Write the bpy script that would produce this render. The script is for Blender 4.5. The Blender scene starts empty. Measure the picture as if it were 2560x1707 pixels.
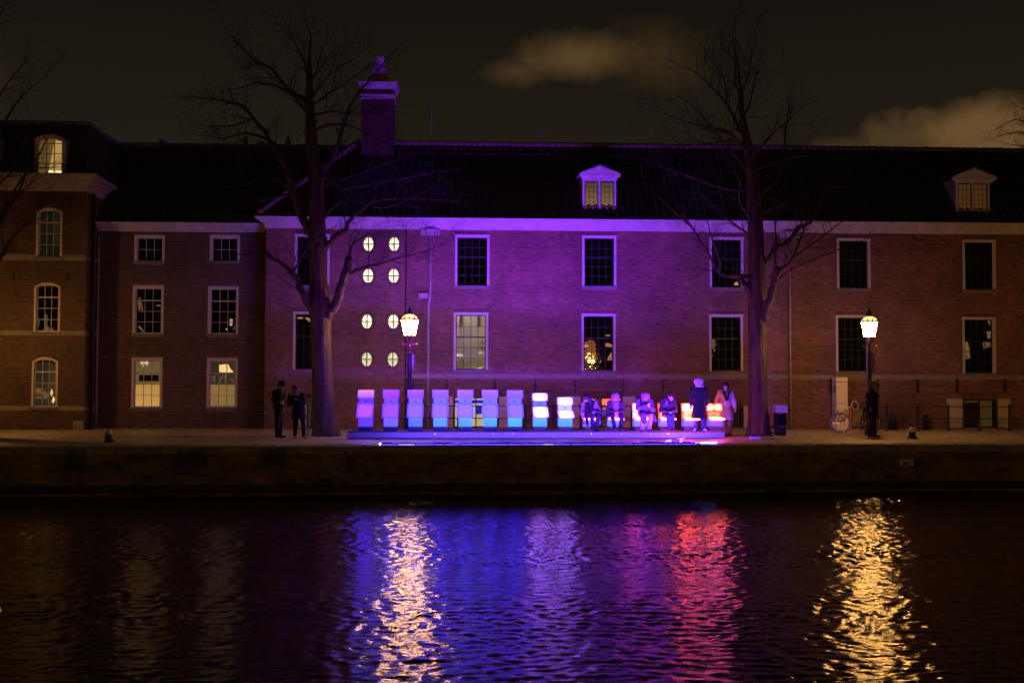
import bpy, math, random
import numpy as np
from mathutils import Vector, Matrix
R = random.Random(7)
rad = math.radians
SC = bpy.context.scene
COL = SC.collection

# ------------------------------------------------------------------ camera
F = 2900.0                      # focal length in pixels of a 2560 px wide frame
CAMZ = 1.6
YAW, PITCH, ROLL = rad(2.8), math.atan((965 - 853.5) / F), 0.002
fw = Vector((math.sin(YAW) * math.cos(PITCH), math.cos(YAW) * math.cos(PITCH), math.sin(PITCH)))
rt = Vector((math.cos(YAW), -math.sin(YAW), 0))
up = rt.cross(fw)
rc = rt * math.cos(ROLL) + up * math.sin(ROLL)
uc = up * math.cos(ROLL) - rt * math.sin(ROLL)
EYE = Vector((0, 0, CAMZ))
cd = bpy.data.cameras.new('camera')
cd.sensor_width = 36
cd.lens = 36 * F / 2560
cd.clip_end = 2000
cam = bpy.data.objects.new('camera', cd)
m = Matrix((rc, uc, -fw)).transposed().to_4x4()
m.translation = EYE
cam.matrix_world = m
COL.objects.link(cam)
SC.camera = cam

def ray(u, v):
    return fw + rc * ((u - 1280) / F) + uc * ((853.5 - v) / F)
def P(u, v, Y):
    d = ray(u, v)
    return EYE + d * (Y / d.y)
def G(u, v, z=0.0):
    d = ray(u, v)
    return EYE + d * ((z - CAMZ) / d.z)

# ------------------------------------------------------------------ world: night sky lit by the city, broken cloud
w = bpy.data.worlds.new('World')
SC.world = w
w.use_nodes = True
nt = w.node_tree
nt.nodes.clear()
def N(t, **k):
    n = nt.nodes.new(t)
    for a, b in k.items():
        setattr(n, a, b)
    return n
def mth(op, a, b=None, c=None, clamp=False):
    n = N('ShaderNodeMath', operation=op)
    n.use_clamp = clamp
    for i, x in enumerate((a, b, c)):
        if x is None: continue
        if isinstance(x, (int, float)): n.inputs[i].default_value = x
        else: nt.links.new(x, n.inputs[i])
    return n.outputs[0]
tc = N('ShaderNodeTexCoord')
sep = N('ShaderNodeSeparateXYZ')
nt.links.new(tc.outputs['Generated'], sep.inputs[0])
az = mth('ARCTAN2', sep.outputs[0], sep.outputs[1])
el = mth('ARCSINE', sep.outputs[2])
ramp = N('ShaderNodeValToRGB')
cr = ramp.color_ramp
cr.elements[0].position = 0.0; cr.elements[0].color = (.0185, .0120, .0062, 1)
cr.elements[1].position = 1.0; cr.elements[1].color = (.0030, .0029, .0025, 1)
e = cr.elements.new(.20); e.color = (.0155, .0112, .0066, 1)
e = cr.elements.new(.36); e.color = (.0052, .0048, .0035, 1)
nt.links.new(mth('MULTIPLY', el, 1.0, clamp=True), ramp.inputs[0])
nz = N('ShaderNodeTexNoise'); nz.inputs['Scale'].default_value = 14; nz.inputs['Detail'].default_value = 7; nz.inputs['Roughness'].default_value = .58
nt.links.new(tc.outputs['Generated'], nz.inputs['Vector'])
nb = N('ShaderNodeTexNoise'); nb.inputs['Scale'].default_value = 5; nb.inputs['Detail'].default_value = 4
nt.links.new(tc.outputs['Generated'], nb.inputs['Vector'])
def blob(u, v, hu, hv, gain, soft):
    d = ray(u, v).normalized()
    a0, e0 = math.atan2(d.x, d.y), math.asin(d.z)
    x = mth('DIVIDE', mth('SUBTRACT', az, a0), hu / F)
    y = mth('DIVIDE', mth('SUBTRACT', el, e0), hv / F)
    r = mth('SQRT', mth('ADD', mth('MULTIPLY', x, x), mth('MULTIPLY', y, y)))
    q = mth('ADD', mth('SUBTRACT', 1.0, r), mth('MULTIPLY', mth('SUBTRACT', nz.outputs[0], .5), 2.1))
    q = mth('ADD', q, mth('MULTIPLY', mth('SUBTRACT', nb.outputs[0], .5), 1.4))
    return mth('MULTIPLY', mth('SMOOTHSTEP' if False else 'MULTIPLY', mth('MULTIPLY', q, soft, clamp=True), 1.0, clamp=True), gain)
blobs = [blob(1440, 145, 185, 68, .66, 1.0), blob(1290, 180, 130, 46, .36, 1.0), blob(1650, 150, 180, 90, .2, .9),
         blob(2400, 330, 290, 100, 1.0, 1.3), blob(2130, 372, 120, 40, .45, 1.0), blob(3300, 300, 420, 130, .7, .8),
         blob(-500, 100, 500, 160, .4, .8), blob(900, -700, 600, 250, .4, .7), blob(3000, -900, 700, 300, .5, .7)]
cl = blobs[0]
for b in blobs[1:]:
    cl = mth('MAXIMUM', cl, b)
mix = N('ShaderNodeMixRGB')
nt.links.new(cl, mix.inputs[0])
nt.links.new(ramp.outputs[0], mix.inputs[1])
mix.inputs[2].default_value = (.135, .073, .026, 1)
bg = N('ShaderNodeBackground')
bg.inputs[1].default_value = 1.0
nt.links.new(mix.outputs[0], bg.inputs[0])
nt.links.new(bg.outputs[0], N('ShaderNodeOutputWorld').inputs[0])

SC.view_settings.view_transform = 'Standard'
SC.view_settings.look = 'None'
SC.view_settings.exposure = 0
SC.view_settings.gamma = 1
cy = SC.cycles
cy.use_denoising = True
cy.max_bounces = 6
cy.diffuse_bounces = 3
cy.glossy_bounces = 4
cy.transparent_max_bounces = 12
cy.caustics_reflective = False
cy.caustics_refractive = False
cy.sample_clamp_indirect = 7
cy.sample_clamp_direct = 0

# ------------------------------------------------------------------ key planes of the place
YM, YI, YL = 43.0, 43.8, 42.5           # main, middle and corner house fronts
QZ = -.045                              # top of the coping at the water's edge
e0, e1 = G(0, 1116, QZ), G(2560, 1110, QZ)
ES = (e1.y - e0.y) / (e1.x - e0.x)
def edgeY(x): return e0.y + (x - e0.x) * ES
WZ = G(1280, 1234, -1.5).z
_d = ray(1280, 1234)
WZ = CAMZ + _d.z * (edgeY(0.5) / _d.y)  # water level where the wall meets it
PF = G(1300, 1096.5, 0).y               # front of the platform
PZ = .22                                # top of the platform
LAMPY = 37.7

# LED light bar on the coping that washes the whole front
la, lb = G(985, 1110, QZ + .03), G(1745, 1108, QZ + .03)
WOFF, FOFF = .40, .10                   # the wash bar stands behind the thin front strip
la.y = edgeY(la.x) + WOFF; lb.y = edgeY(lb.x) + WOFF
la.z = lb.z = QZ + .045
fa, fb = la.copy(), lb.copy()
fa.y = edgeY(fa.x) + FOFF; fb.y = edgeY(fb.x) + FOFF
fa.z = fb.z = QZ + .078
LEDCOL = (.185, .009, 1.0)
def area(name, a, b, height, energy, color, elev, spread=170):
    ld = bpy.data.lights.new(name, 'AREA')
    ld.shape = 'RECTANGLE'
    ld.size = (b - a).length
    ld.size_y = height
    ld.energy = energy
    ld.color = color
    ld.spread = rad(spread)
    o = bpy.data.objects.new(name, ld)
    X = (b - a).normalized()
    Z = -Vector((0, math.cos(rad(elev)), math.sin(rad(elev))))
    Z = (Z - X * Z.dot(X)).normalized()
    Y = Z.cross(X)
    mm = Matrix((X, Y, Z)).transposed().to_4x4()
    mm.translation = (a + b) / 2
    o.matrix_world = mm
    COL.objects.link(o)
    return o
area('led_bar_light', la, lb, .005, 1020, LEDCOL, 35, 84)
area('led_strip_light', fa, fb, .015, 400, (.11, .040, 1.0), 14, 104)
ra, rb = G(1748, 1107, QZ + .05), G(1790, 1106.5, QZ + .05)
ra.z = rb.z = QZ + .12
ra.y = edgeY(ra.x) + FOFF; rb.y = edgeY(rb.x) + FOFF
area('led_bar_light', ra, rb, .03, 190, (.14, .035, 1.0), 10, 112)

# ------------------------------------------------------------------ materials
def mat(name, col, rough=.7, var=.25, scale=6.0, bump=0.0, bscale=40.0, metal=0.0, spec=.4, emit=None, es=0.0, stretch=None, attr=None, col2=None):
    mt = bpy.data.materials.new(name)
    mt.use_nodes = True
    n, l = mt.node_tree.nodes, mt.node_tree.links
    p = n['Principled BSDF']
    p.inputs['Roughness'].default_value = rough
    p.inputs['Metallic'].default_value = metal
    p.inputs['Specular IOR Level'].default_value = spec
    c = (*col, 1)
    p.inputs['Base Color'].default_value = c
    t = n.new('ShaderNodeTexCoord')
    vec = t.outputs['Object']
    if stretch:
        mp = n.new('ShaderNodeMapping'); mp.inputs['Scale'].default_value = stretch
        l.new(vec, mp.inputs[0]); vec = mp.outputs[0]
    src = None
    if var or col2:
        z = n.new('ShaderNodeTexNoise'); z.inputs['Scale'].default_value = scale; z.inputs['Detail'].default_value = 6; z.inputs['Roughness'].default_value = .65
        l.new(vec, z.inputs['Vector'])
        r = n.new('ShaderNodeValToRGB')
        r.color_ramp.elements[0].position = .32; r.color_ramp.elements[1].position = .68
        lo = col2 if col2 else tuple(x * (1 - var) for x in col)
        hi = col if col2 else tuple(min(1, x * (1 + var)) for x in col)
        r.color_ramp.elements[0].color = (*lo, 1); r.color_ramp.elements[1].color = (*hi, 1)
        l.new(z.outputs[0], r.inputs[0])
        src = r.outputs[0]
    if attr:
        a = n.new('ShaderNodeAttribute'); a.attribute_name = attr
        mx = n.new('ShaderNodeMixRGB'); mx.blend_type = 'MULTIPLY'; mx.inputs[0].default_value = 1
        if src: l.new(src, mx.inputs[1])
        else: mx.inputs[1].default_value = c
        l.new(a.outputs['Color'], mx.inputs[2])
        src = mx.outputs[0]
    if src: l.new(src, p.inputs['Base Color'])
    if bump:
        z = n.new('ShaderNodeTexNoise'); z.inputs['Scale'].default_value = bscale; z.inputs['Detail'].default_value = 5
        l.new(vec, z.inputs['Vector'])
        b = n.new('ShaderNodeBump'); b.inputs['Strength'].default_value = bump; b.inputs['Distance'].default_value = .02
        l.new(z.outputs[0], b.inputs['Height']); l.new(b.outputs[0], p.inputs['Normal'])
    if emit:
        p.inputs['Emission Color'].default_value = (*emit, 1)
        p.inputs['Emission Strength'].default_value = es
    return mt

def s2l(c):
    return tuple(((x / 255) / 12.92 if x / 255 <= .04045 else ((x / 255 + .055) / 1.055) ** 2.4) for x in c)

def glowpanel(name, edge, core, se, sc, kind='edge', axes=(0, 2)):
    """acrylic light box: emission runs from a core colour to an edge colour over the panel's own box"""
    mt = bpy.data.materials.new(name)
    mt.use_nodes = True
    n, l = mt.node_tree.nodes, mt.node_tree.links
    p = n['Principled BSDF']
    p.inputs['Base Color'].default_value = (.018, .018, .018, 1)
    p.inputs['Specular IOR Level'].default_value = .15
    p.inputs['Roughness'].default_value = .35
    t = n.new('ShaderNodeTexCoord')
    s = n.new('ShaderNodeSeparateXYZ'); l.new(t.outputs['Generated'], s.inputs[0])
    def M(op, a, b=None, cl=False):
        q = n.new('ShaderNodeMath'); q.operation = op; q.use_clamp = cl
        for i, x in enumerate((a, b)):
            if x is None: continue
            if isinstance(x, (int, float)): q.inputs[i].default_value = x
            else: l.new(x, q.inputs[i])
        return q.outputs[0]
    a = M('ABSOLUTE', M('SUBTRACT', s.outputs[axes[0]], .5))
    b = M('ABSOLUTE', M('SUBTRACT', s.outputs[axes[1]], .5))
    if kind == 'edge':
        r = M('POWER', M('ADD', M('POWER', M('MULTIPLY', a, 2.0), 5.0), M('POWER', M('MULTIPLY', b, 2.0), 5.0)), .2)
        f = M('MULTIPLY', M('SUBTRACT', .95, r), 5.5, True)
    elif kind == 'grad':
        f = M('MULTIPLY', s.outputs[axes[1]], 1.0, True)
    elif kind == 'spots':
        x = M('SUBTRACT', M('ABSOLUTE', M('SUBTRACT', s.outputs[axes[0]], .5)), .27)
        y = M('MULTIPLY', M('SUBTRACT', s.outputs[axes[1]], .55), .75)
        f = M('MULTIPLY', M('SUBTRACT', .33, M('SQRT', M('ADD', M('MULTIPLY', x, x), M('MULTIPLY', y, y)))), 4.5, True)
    else:
        z = n.new('ShaderNodeTexNoise'); z.inputs['Scale'].default_value = 2.2; l.new(t.outputs['Object'], z.inputs['Vector'])
        f = M('MULTIPLY', M('SUBTRACT', z.outputs[0], .3), 2.2, True)
    mx = n.new('ShaderNodeMixRGB'); l.new(f, mx.inputs[0])
    mx.inputs[1].default_value = (*[x * se for x in edge], 1); mx.inputs[2].default_value = (*[x * sc for x in core], 1)
    l.new(mx.outputs[0], p.inputs['Emission Color'])
    p.inputs['Emission Strength'].default_value = 1
    return mt

BRICK = mat('brick', (.178, .082, .060), .8, .48, .45, 0, spec=.25, attr='tint')
BRICKL = mat('dark brick', (.092, .052, .036), .8, .36, .5, 0, spec=.25, attr='tint')
MORTAR = mat('mortar', (.28, .20, .16), .9, .2, 2.0)
STONE = mat('pale stone', (.24, .20, .17), .8, .3, 3.0, .2)
BLUESTONE = mat('blue stone', (.16, .145, .13), .7, .25, 4.0, .15)
WHITE = mat('white paint', (.55, .50, .47), .5, .06, 3.0)
TRIM = mat('cornice paint', (.50, .44, .40), .55, .2, 2.2, stretch=(1, 1, .25))
CREAM = mat('cream paint', (.60, .50, .42), .5, .08, 3.0)
DARKG = mat('dark green paint', (.020, .022, .018), .45, .1)
TILE = mat('roof tile', (.080, .045, .020), .65, .45, 3.0, .2, spec=.2)
TILEB = mat('weathered ridge tile', (.11, .075, .040), .7, .4, 5.0)
SLATE = mat('roof slate', (.030, .025, .022), .6, .3, 2.5)
LEAD = mat('lead', (.13, .12, .12), .55, .3, 4.0)
PIPE = mat('pipe zinc', (.33, .29, .26), .5, .2, 3.0)
IRON = mat('black iron', (.012, .012, .012), .45, .2)
PAVE = mat('street paving', (.42, .36, .31), .52, .28, 1.1, .5, 22, spec=.5)
COPING = mat('coping stone', (.36, .32, .26), .8, .3, 2.2, .3)
WALLM = mat('quay masonry', (.22, .17, .10), .85, .75, 1.3, .5, 7, stretch=(1, 1, 2.5))
TIMBER = mat('wet timber', (.028, .022, .015), .6, .4, 2.0, .3)
BARK = mat('bark', (.095, .055, .017), .55, .8, 9.0, 1.0, 30, stretch=(1, 1, .16))
BARK.node_tree.nodes['Bump'].inputs['Distance'].default_value = .06
TWIG = mat('twig', (.040, .032, .032), .9, .2, 5)
BLACK = mat('black', (.010, .010, .012), .5, .2)
MATTBLACK = mat('matt black', (.004, .0035, .005), 1.0, 0, spec=0)
FABBLACK = mat('black cloth', (.006, .006, .006), .95, .2)
SHUTTER = mat('shutter paint', (.52, .42, .31), .6, .12, 3)
SKIN = mat('skin', (.48, .30, .22), .6, .05)
GLASSD = None

def glass(name, tint, extra=0.0):
    mt = bpy.data.materials.new(name); mt.use_nodes = True
    n, l = mt.node_tree.nodes, mt.node_tree.links
    n.clear()
    t = n.new('ShaderNodeBsdfTransparent'); t.inputs[0].default_value = (*tint, 1)
    g = n.new('ShaderNodeBsdfGlossy'); g.inputs['Roughness'].default_value = .03; g.inputs[0].default_value = (.9, .9, .9, 1)
    tcn = n.new('ShaderNodeTexCoord'); z = n.new('ShaderNodeTexNoise'); z.inputs['Scale'].default_value = 2.5
    l.new(tcn.outputs['Object'], z.inputs['Vector'])
    b = n.new('ShaderNodeBump'); b.inputs['Strength'].default_value = .08; b.inputs['Distance'].default_value = .03
    l.new(z.outputs[0], b.inputs['Height']); l.new(b.outputs[0], g.inputs['Normal'])
    lw = n.new('ShaderNodeFresnel'); lw.inputs[0].default_value = 1.5
    ad = n.new('ShaderNodeMath'); ad.operation = 'ADD'; ad.inputs[1].default_value = extra; l.new(lw.outputs[0], ad.inputs[0])
    mx = n.new('ShaderNodeMixShader'); l.new(ad.outputs[0], mx.inputs[0]); l.new(t.outputs[0], mx.inputs[1]); l.new(g.outputs[0], mx.inputs[2])
    l.new(mx.outputs[0], n.new('ShaderNodeOutputMaterial').inputs[0])
    return mt
GLASS = glass('window glass', (.80, .77, .72))
def emis(name, col, s):
    return mat(name, (.3, .3, .3), .6, 0, emit=col, es=s)

# ------------------------------------------------------------------ mesh helpers
OFF = {}
def link(o, parent=None):
    COL.objects.link(o)
    if parent is not None:
        o.parent = parent
        OFF[o.name] = OFF[parent.name] + o.location
    else:
        OFF[o.name] = o.location.copy()
    return o
def tag(o, label=None, cat=None, group=None, kind=None):
    if label: o['label'] = label
    if cat: o['category'] = cat
    if group: o['group'] = group
    if kind: o['kind'] = kind
    return o
def thing(name, label, cat, loc, group=None):
    o = bpy.data.objects.new(name, None)
    o.location = loc
    o.empty_display_size = .2
    link(o)
    return tag(o, label, cat, group)

class MB:
    def __init__(s): s.v = []; s.f = []
    def add(s, v, f):
        b = len(s.v)
        s.v += [tuple(x) for x in v]
        s.f += [tuple(b + i for i in q) for q in f]
        return s
    def box(s, x0, x1, y0, y1, z0, z1):
        return s.add([(x0,y0,z0),(x1,y0,z0),(x1,y1,z0),(x0,y1,z0),(x0,y0,z1),(x1,y0,z1),(x1,y1,z1),(x0,y1,z1)],
                     [(0,3,2,1),(4,5,6,7),(0,1,5,4),(1,2,6,5),(2,3,7,6),(3,0,4,7)])
    def hexa(s, p):     # eight corners in box order
        return s.add(p, [(0,3,2,1),(4,5,6,7),(0,1,5,4),(1,2,6,5),(2,3,7,6),(3,0,4,7)])
    def quad(s, *p): return s.add(p, [tuple(range(len(p)))])
    def prism(s, poly, y0, y1):     # polygon in xz, counter-clockwise seen from -y
        n = len(poly)
        v = [(x, y0, z) for x, z in poly] + [(x, y1, z) for x, z in poly]
        return s.add(v, [tuple(range(n)), tuple(range(2*n-1, n-1, -1))] + [(i, n+i, n+(i+1) % n, (i+1) % n) for i in range(n)])
    def tube(s, pts, r, n=8, cap=True):
        pts = [Vector(p) for p in pts]
        if isinstance(r, (int, float)): r = [r] * len(pts)
        b = len(s.v)
        prev = None
        for i, p in enumerate(pts):
            t = (pts[min(i+1, len(pts)-1)] - pts[max(i-1, 0)])
            if t.length < 1e-9: t = Vector((0, 0, 1))
            t.normalize()
            if prev is None:
                a = Vector((0, 0, 1)) if abs(t.z) < .9 else Vector((1, 0, 0))
                a = (a - t * a.dot(t)).normalized()
            else:
                a = (prev - t * prev.dot(t))
                a = a.normalized() if a.length > 1e-6 else t.orthogonal().normalized()
            prev = a
            c = t.cross(a)
            for k in range(n):
                th = 2 * math.pi * k / n
                q = p + (a * math.cos(th) + c * math.sin(th)) * r[i]
                s.v.append((q.x, q.y, q.z))
        for i in range(len(pts) - 1):
            for k in range(n):
                k2 = (k + 1) % n
                s.f.append((b + i*n + k, b + i*n + k2, b + (i+1)*n + k2, b + (i+1)*n + k))
        if cap:
            s.f.append(tuple(b + k for k in range(n - 1, -1, -1)))
            s.f.append(tuple(b + (len(pts)-1)*n + k for k in range(n)))
        return s
    def caps(s, a, b, ra, rb, n=10, flat=1.0):     # rounded tapered limb
        a, b = Vector(a), Vector(b)
        t = b - a
        L = t.length
        t = t.normalized() if L > 1e-6 else Vector((0, 0, 1))
        pts, rr = [], []
        for k in (90, 55, 25): pts.append(a - t * ra * math.sin(rad(k)) ); rr.append(max(ra * math.cos(rad(k)), 1e-4))
        pts.append(a); rr.append(ra); pts.append(b + t * 1e-5); rr.append(rb)
        for k in (25, 55, 90): pts.append(b + t * rb * math.sin(rad(k))); rr.append(max(rb * math.cos(rad(k)), 1e-4))
        return s.tube(pts, rr, n)
    def lathe(s, prof, c=(0, 0, 0), n=16):       # (r, z) profile round a vertical axis
        b = len(s.v)
        for r, z in prof:
            for k in range(n):
                th = 2 * math.pi * k / n
                s.v.append((c[0] + r * math.cos(th), c[1] + r * math.sin(th), c[2] + z))
        for i in range(len(prof) - 1):
            for k in range(n):
                k2 = (k + 1) % n
                s.f.append((b + i*n + k, b + i*n + k2, b + (i+1)*n + k2, b + (i+1)*n + k))
        s.f.append(tuple(b + k for k in range(n - 1, -1, -1)))
        s.f.append(tuple(b + (len(prof)-1)*n + k for k in range(n)))
        return s
    def ball(s, c, r, n=10, sz=1.0):
        return s.lathe([(max(1e-4, r * math.cos(rad(a))), r * sz * math.sin(rad(a))) for a in (-90, -60, -30, 0, 30, 60, 90)], c, n)
    def mesh(s, name, mt=None, smooth=False, off=None):
        me = bpy.data.meshes.new(name)
        v = s.v if off is None else [(x - off.x, y - off.y, z - off.z) for x, y, z in s.v]
        me.from_pydata(v, [], s.f)
        if mt: me.materials.append(mt)
        if smooth: me.polygons.foreach_set('use_smooth', [True] * len(me.polygons))
        me.update()
        return me
    def build(s, name, mt, parent=None, smooth=False, kind=None, local=False, label=None):
        off = None
        if parent is not None and not local: off = OFF[parent.name]
        o = bpy.data.objects.new(name, s.mesh(name, mt, smooth, off))
        link(o, parent)
        if kind: o['kind'] = kind
        if label: o['label'] = label
        return o
def inst(name, me, parent, loc=(0, 0, 0), kind=None):
    o = bpy.data.objects.new(name, me)
    o.location = loc
    link(o, parent)
    if kind: o['kind'] = kind
    return o
def bevel(o, w=.012, seg=2):
    b = o.modifiers.new('bevel', 'BEVEL'); b.width = w; b.segments = seg; b.limit_method = 'ANGLE'
    return o

# ------------------------------------------------------------------ brick walls
def row_openings(ops, z0, z1):
    out = []
    zc = (z0 + z1) / 2
    for o in ops:
        if o[0] == 'r':
            _, a, b, c, d = o
            if z1 > c + .004 and z0 < d - .004: out.append((a, b))
        elif o[0] == 'e':
            _, cx, cz, rx, rz = o
            t = 1 - ((zc - cz) / rz) ** 2
            if t > 0: out.append((cx - rx * math.sqrt(t), cx + rx * math.sqrt(t)))
        elif o[0] == 'a':       # opening with a segmental arch head: x0 x1 z0 spring top
            _, a, b, c, sp, tp = o
            if z1 > c + .004 and z0 < sp: out.append((a, b))
            elif sp <= z0 < tp - .004:
                h = (b - a) / 2; k = math.sqrt(max(0, 1 - (zc - sp) / (tp - sp)))
                out.append(((a + b) / 2 - h * k, (a + b) / 2 + h * k))
    return sorted(out)
def brick_wall(parent, x0, x1, z0, z1, Y, ops, mt, course=.056, L=.205, seed=1, name='brick', extra=()):
    rng = random.Random(seed)
    V, Fc, T = [], [], []
    def one(a, b, c, d, pr, t):
        i = len(V)
        V.extend([(a, Y, c), (b, Y, c), (b, Y, d), (a, Y, d), (a, Y - pr, c), (b, Y - pr, c), (b, Y - pr, d), (a, Y - pr, d)])
        Fc.extend([(i+4, i+5, i+6, i+7), (i, i+1, i+5, i+4), (i+1, i+2, i+6, i+5), (i+2, i+3, i+7, i+6), (i+3, i, i+4, i+7)])
        T.extend([t] * 5)
    nr = int((z1 - z0) / course)
    ch = (z1 - z0) / nr
    for r in range(nr):
        c, d = z0 + r * ch + .0055, z0 + (r + 1) * ch - .0055
        op = row_openings(ops, c, d)
        segs, cur = [], x0
        for a, b in op:
            if a > cur: segs.append((cur, min(a, x1)))
            cur = max(cur, b)
        if cur < x1: segs.append((cur, x1))
        ph = (r % 2) * L / 2 + rng.uniform(-.02, .02)
        band = rng.uniform(.9, 1.1)
        for a, b in segs:
            k = math.floor((a - x0 - ph) / L)
            xx = x0 + ph + k * L
            while xx < b:
                p, q = max(a, xx + .005), min(b, xx + L - .005)
                if q - p > .015:
                    g = band * rng.uniform(.72, 1.22) * (.55 if rng.random() < .04 else 1)
                    one(p, q, c, d, .010 + rng.uniform(-.004, .005), (g, g * rng.uniform(.9, 1.05), g * rng.uniform(.85, 1.05), 1))
                xx += L
    for (a, b, c, d) in extra:     # soldier courses over the openings
        n = max(1, round((b - a) / .062)); st = (b - a) / n
        for k in range(n):
            g = rng.uniform(.55, 1.05)
            one(a + k * st + .006, a + (k + 1) * st - .006, c, d, .014 + rng.uniform(-.003, .003), (g, g * .92, g * .88, 1))
    return V, Fc, T, one
def finish_bricks(parent, data, mt, name='brick'):
    V, Fc, T, _ = data
    off = OFF[parent.name]
    me = bpy.data.meshes.new(name)
    me.from_pydata([(x - off.x, y - off.y, z - off.z) for x, y, z in V], [], Fc)
    a = me.attributes.new('tint', 'FLOAT_COLOR', 'FACE')
    a.data.foreach_set('color', np.array(T, dtype=np.float32).ravel())
    me.materials.append(mt)
    o = bpy.data.objects.new(name, me)
    link(o, parent)
    o['kind'] = 'stuff'
    return o
def wall_sheet(mb, x0, x1, z0, z1, Y, rects, depth=.3):
    xs = sorted({x0, x1} | {r[0] for r in rects} | {r[1] for r in rects})
    zs = sorted({z0, z1} | {r[2] for r in rects} | {r[3] for r in rects})
    xs = [x for x in xs if x0 <= x <= x1]; zs = [z for z in zs if z0 <= z <= z1]
    for a, b in zip(xs, xs[1:]):
        for c, d in zip(zs, zs[1:]):
            mx, mz = (a + b) / 2, (c + d) / 2
            if any(r[0] < mx < r[1] and r[2] < mz < r[3] for r in rects): continue
            mb.quad((a, Y, c), (b, Y, c), (b, Y, d), (a, Y, d))
    for a, b, c, d in rects:
        y = Y + depth
        mb.quad((a, Y, c), (a, Y, d), (a, y, d), (a, y, c))
        mb.quad((b, Y, c), (b, y, c), (b, y, d), (b, Y, d))
        mb.quad((a, Y, d), (b, Y, d), (b, y, d), (a, y, d))
        mb.quad((a, Y, c), (a, y, c), (b, y, c), (b, Y, c))

# ------------------------------------------------------------------ windows: a proto per kind, then copies that share its meshes
def win_proto(w, h, cols, rows, fr=.078, y0=-.03, sash_w=.035, bar=.022, fmat=WHITE, smat=DARKG, split=None, cap=True, white=False, arch=0.0):
    """opening w x h with its origin bottom centre on the wall plane; y runs into the wall"""
    P_ = {}
    f = MB()
    hw = w / 2
    f.box(-hw, -hw + fr, y0, .10, 0, h - (fr if not arch else arch)); f.box(hw - fr, hw, y0, .10, 0, h - (fr if not arch else arch))
    if arch:
        n = 10
        sp = h - arch
        def az_(x, hw_, top): return sp + (top - sp) * (1 - (x / hw_) ** 2)
        for k in range(n):
            xa, xb = -hw + w * k / n, -hw + w * (k + 1) / n
            f.hexa([(xa, y0, az_(xa, hw, h) - fr), (xb, y0, az_(xb, hw, h) - fr), (xb, .1, az_(xb, hw, h) - fr), (xa, .1, az_(xa, hw, h) - fr),
                    (xa, y0, az_(xa, hw, h)), (xb, y0, az_(xb, hw, h)), (xb, .1, az_(xb, hw, h)), (xa, .1, az_(xa, hw, h))])
    else:
        f.box(-hw, hw, y0, .10, h - fr, h)
    if cap: f.box(-hw - .012, hw + .012, y0 - .03, y0 - .001, h - fr * .55, h + .015)
    P_['window'] = f.mesh('window', fmat)
    iw, ih = hw - fr, h - fr
    s = MB()
    s.box(-iw, -iw + sash_w, .101, .15, .0, ih); s.box(iw - sash_w, iw, .101, .15, .0, ih)
    s.box(-iw + sash_w, iw - sash_w, .101, .15, 0, sash_w * 1.3); s.box(-iw + sash_w, iw - sash_w, .101, .15, ih - sash_w, ih)
    gx0, gx1, gz0, gz1 = -iw + sash_w, iw - sash_w, sash_w * 1.3, ih - sash_w
    cw = (gx1 - gx0) / cols
    if isinstance(rows, int): zs = [gz0 + (gz1 - gz0) * i / rows for i in range(rows + 1)]
    else: zs = [gz0 + (gz1 - gz0) * q for q in rows]
    for i in range(1, cols): s.box(gx0 + cw * i - bar / 2, gx0 + cw * i + bar / 2, .112, .14, gz0, gz1)
    for i, z in enumerate(zs[1:-1]):
        bb = bar * (2.4 if split == i else 1)
        s.box(gx0, gx1, .110 if split == i else .113, .139, z - bb / 2, z + bb / 2)
    P_['sash'] = s.mesh('sash', WHITE if white else smat)
    P_['panes'] = []
    cache = {}
    for j in range(len(zs) - 1):
        for i in range(cols):
            a, b, c, d = gx0 + cw * i + bar / 2 - .004, gx0 + cw * (i + 1) - bar / 2 + .004, zs[j] + bar / 2 - .004, zs[j + 1] - bar / 2 + .004
            key = round(d - c, 4)
            if key not in cache:
                q = MB(); q.box(0, b - a, 0, .004, 0, d - c)
                cache[key] = q.mesh('pane', GLASS)
            P_['panes'].append((cache[key], (a, .126, c)))
    q = MB(); q.box(-hw - .04, hw + .04, -.07, .12, -.095, -.002)
    P_['sill'] = q.mesh('sill', BLUESTONE)
    P_['w'], P_['h'] = w, h
    return P_
def place_window(bld, pr, x, z, Y, panes=True):
    off = OFF[bld.name]
    wn = inst('window', pr['window'], bld, Vector((x, Y, z)) - off)
    inst('sash', pr['sash'], wn); inst('sill', pr['sill'], wn)
    if panes:
        for me, l in pr['panes']: inst('pane', me, wn, l)
    return wn
def cx_z(u0, u1, vb, Y):
    a, b = P(u0, vb, Y), P(u1, vb, Y)
    return (a.x + b.x) / 2, a.z
K = 2560 / 2352

# ================================================================== ground, water, quay
g = MB()
xs_ = [-220, -60, -40, -20, 0, 20, 40, 60, 220]
FL = PF - .25
for a, b in zip(xs_, xs_[1:]):
    g.quad((a, edgeY(a) + .55, QZ + .012), (b, edgeY(b) + .55, QZ + .012), (b, FL, 0), (a, FL, 0))
    g.quad((a, FL, 0), (b, FL, 0), (b, 600, 0), (a, 600, 0))
tag(g.build('quay_pavement', PAVE), kind='structure')

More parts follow.
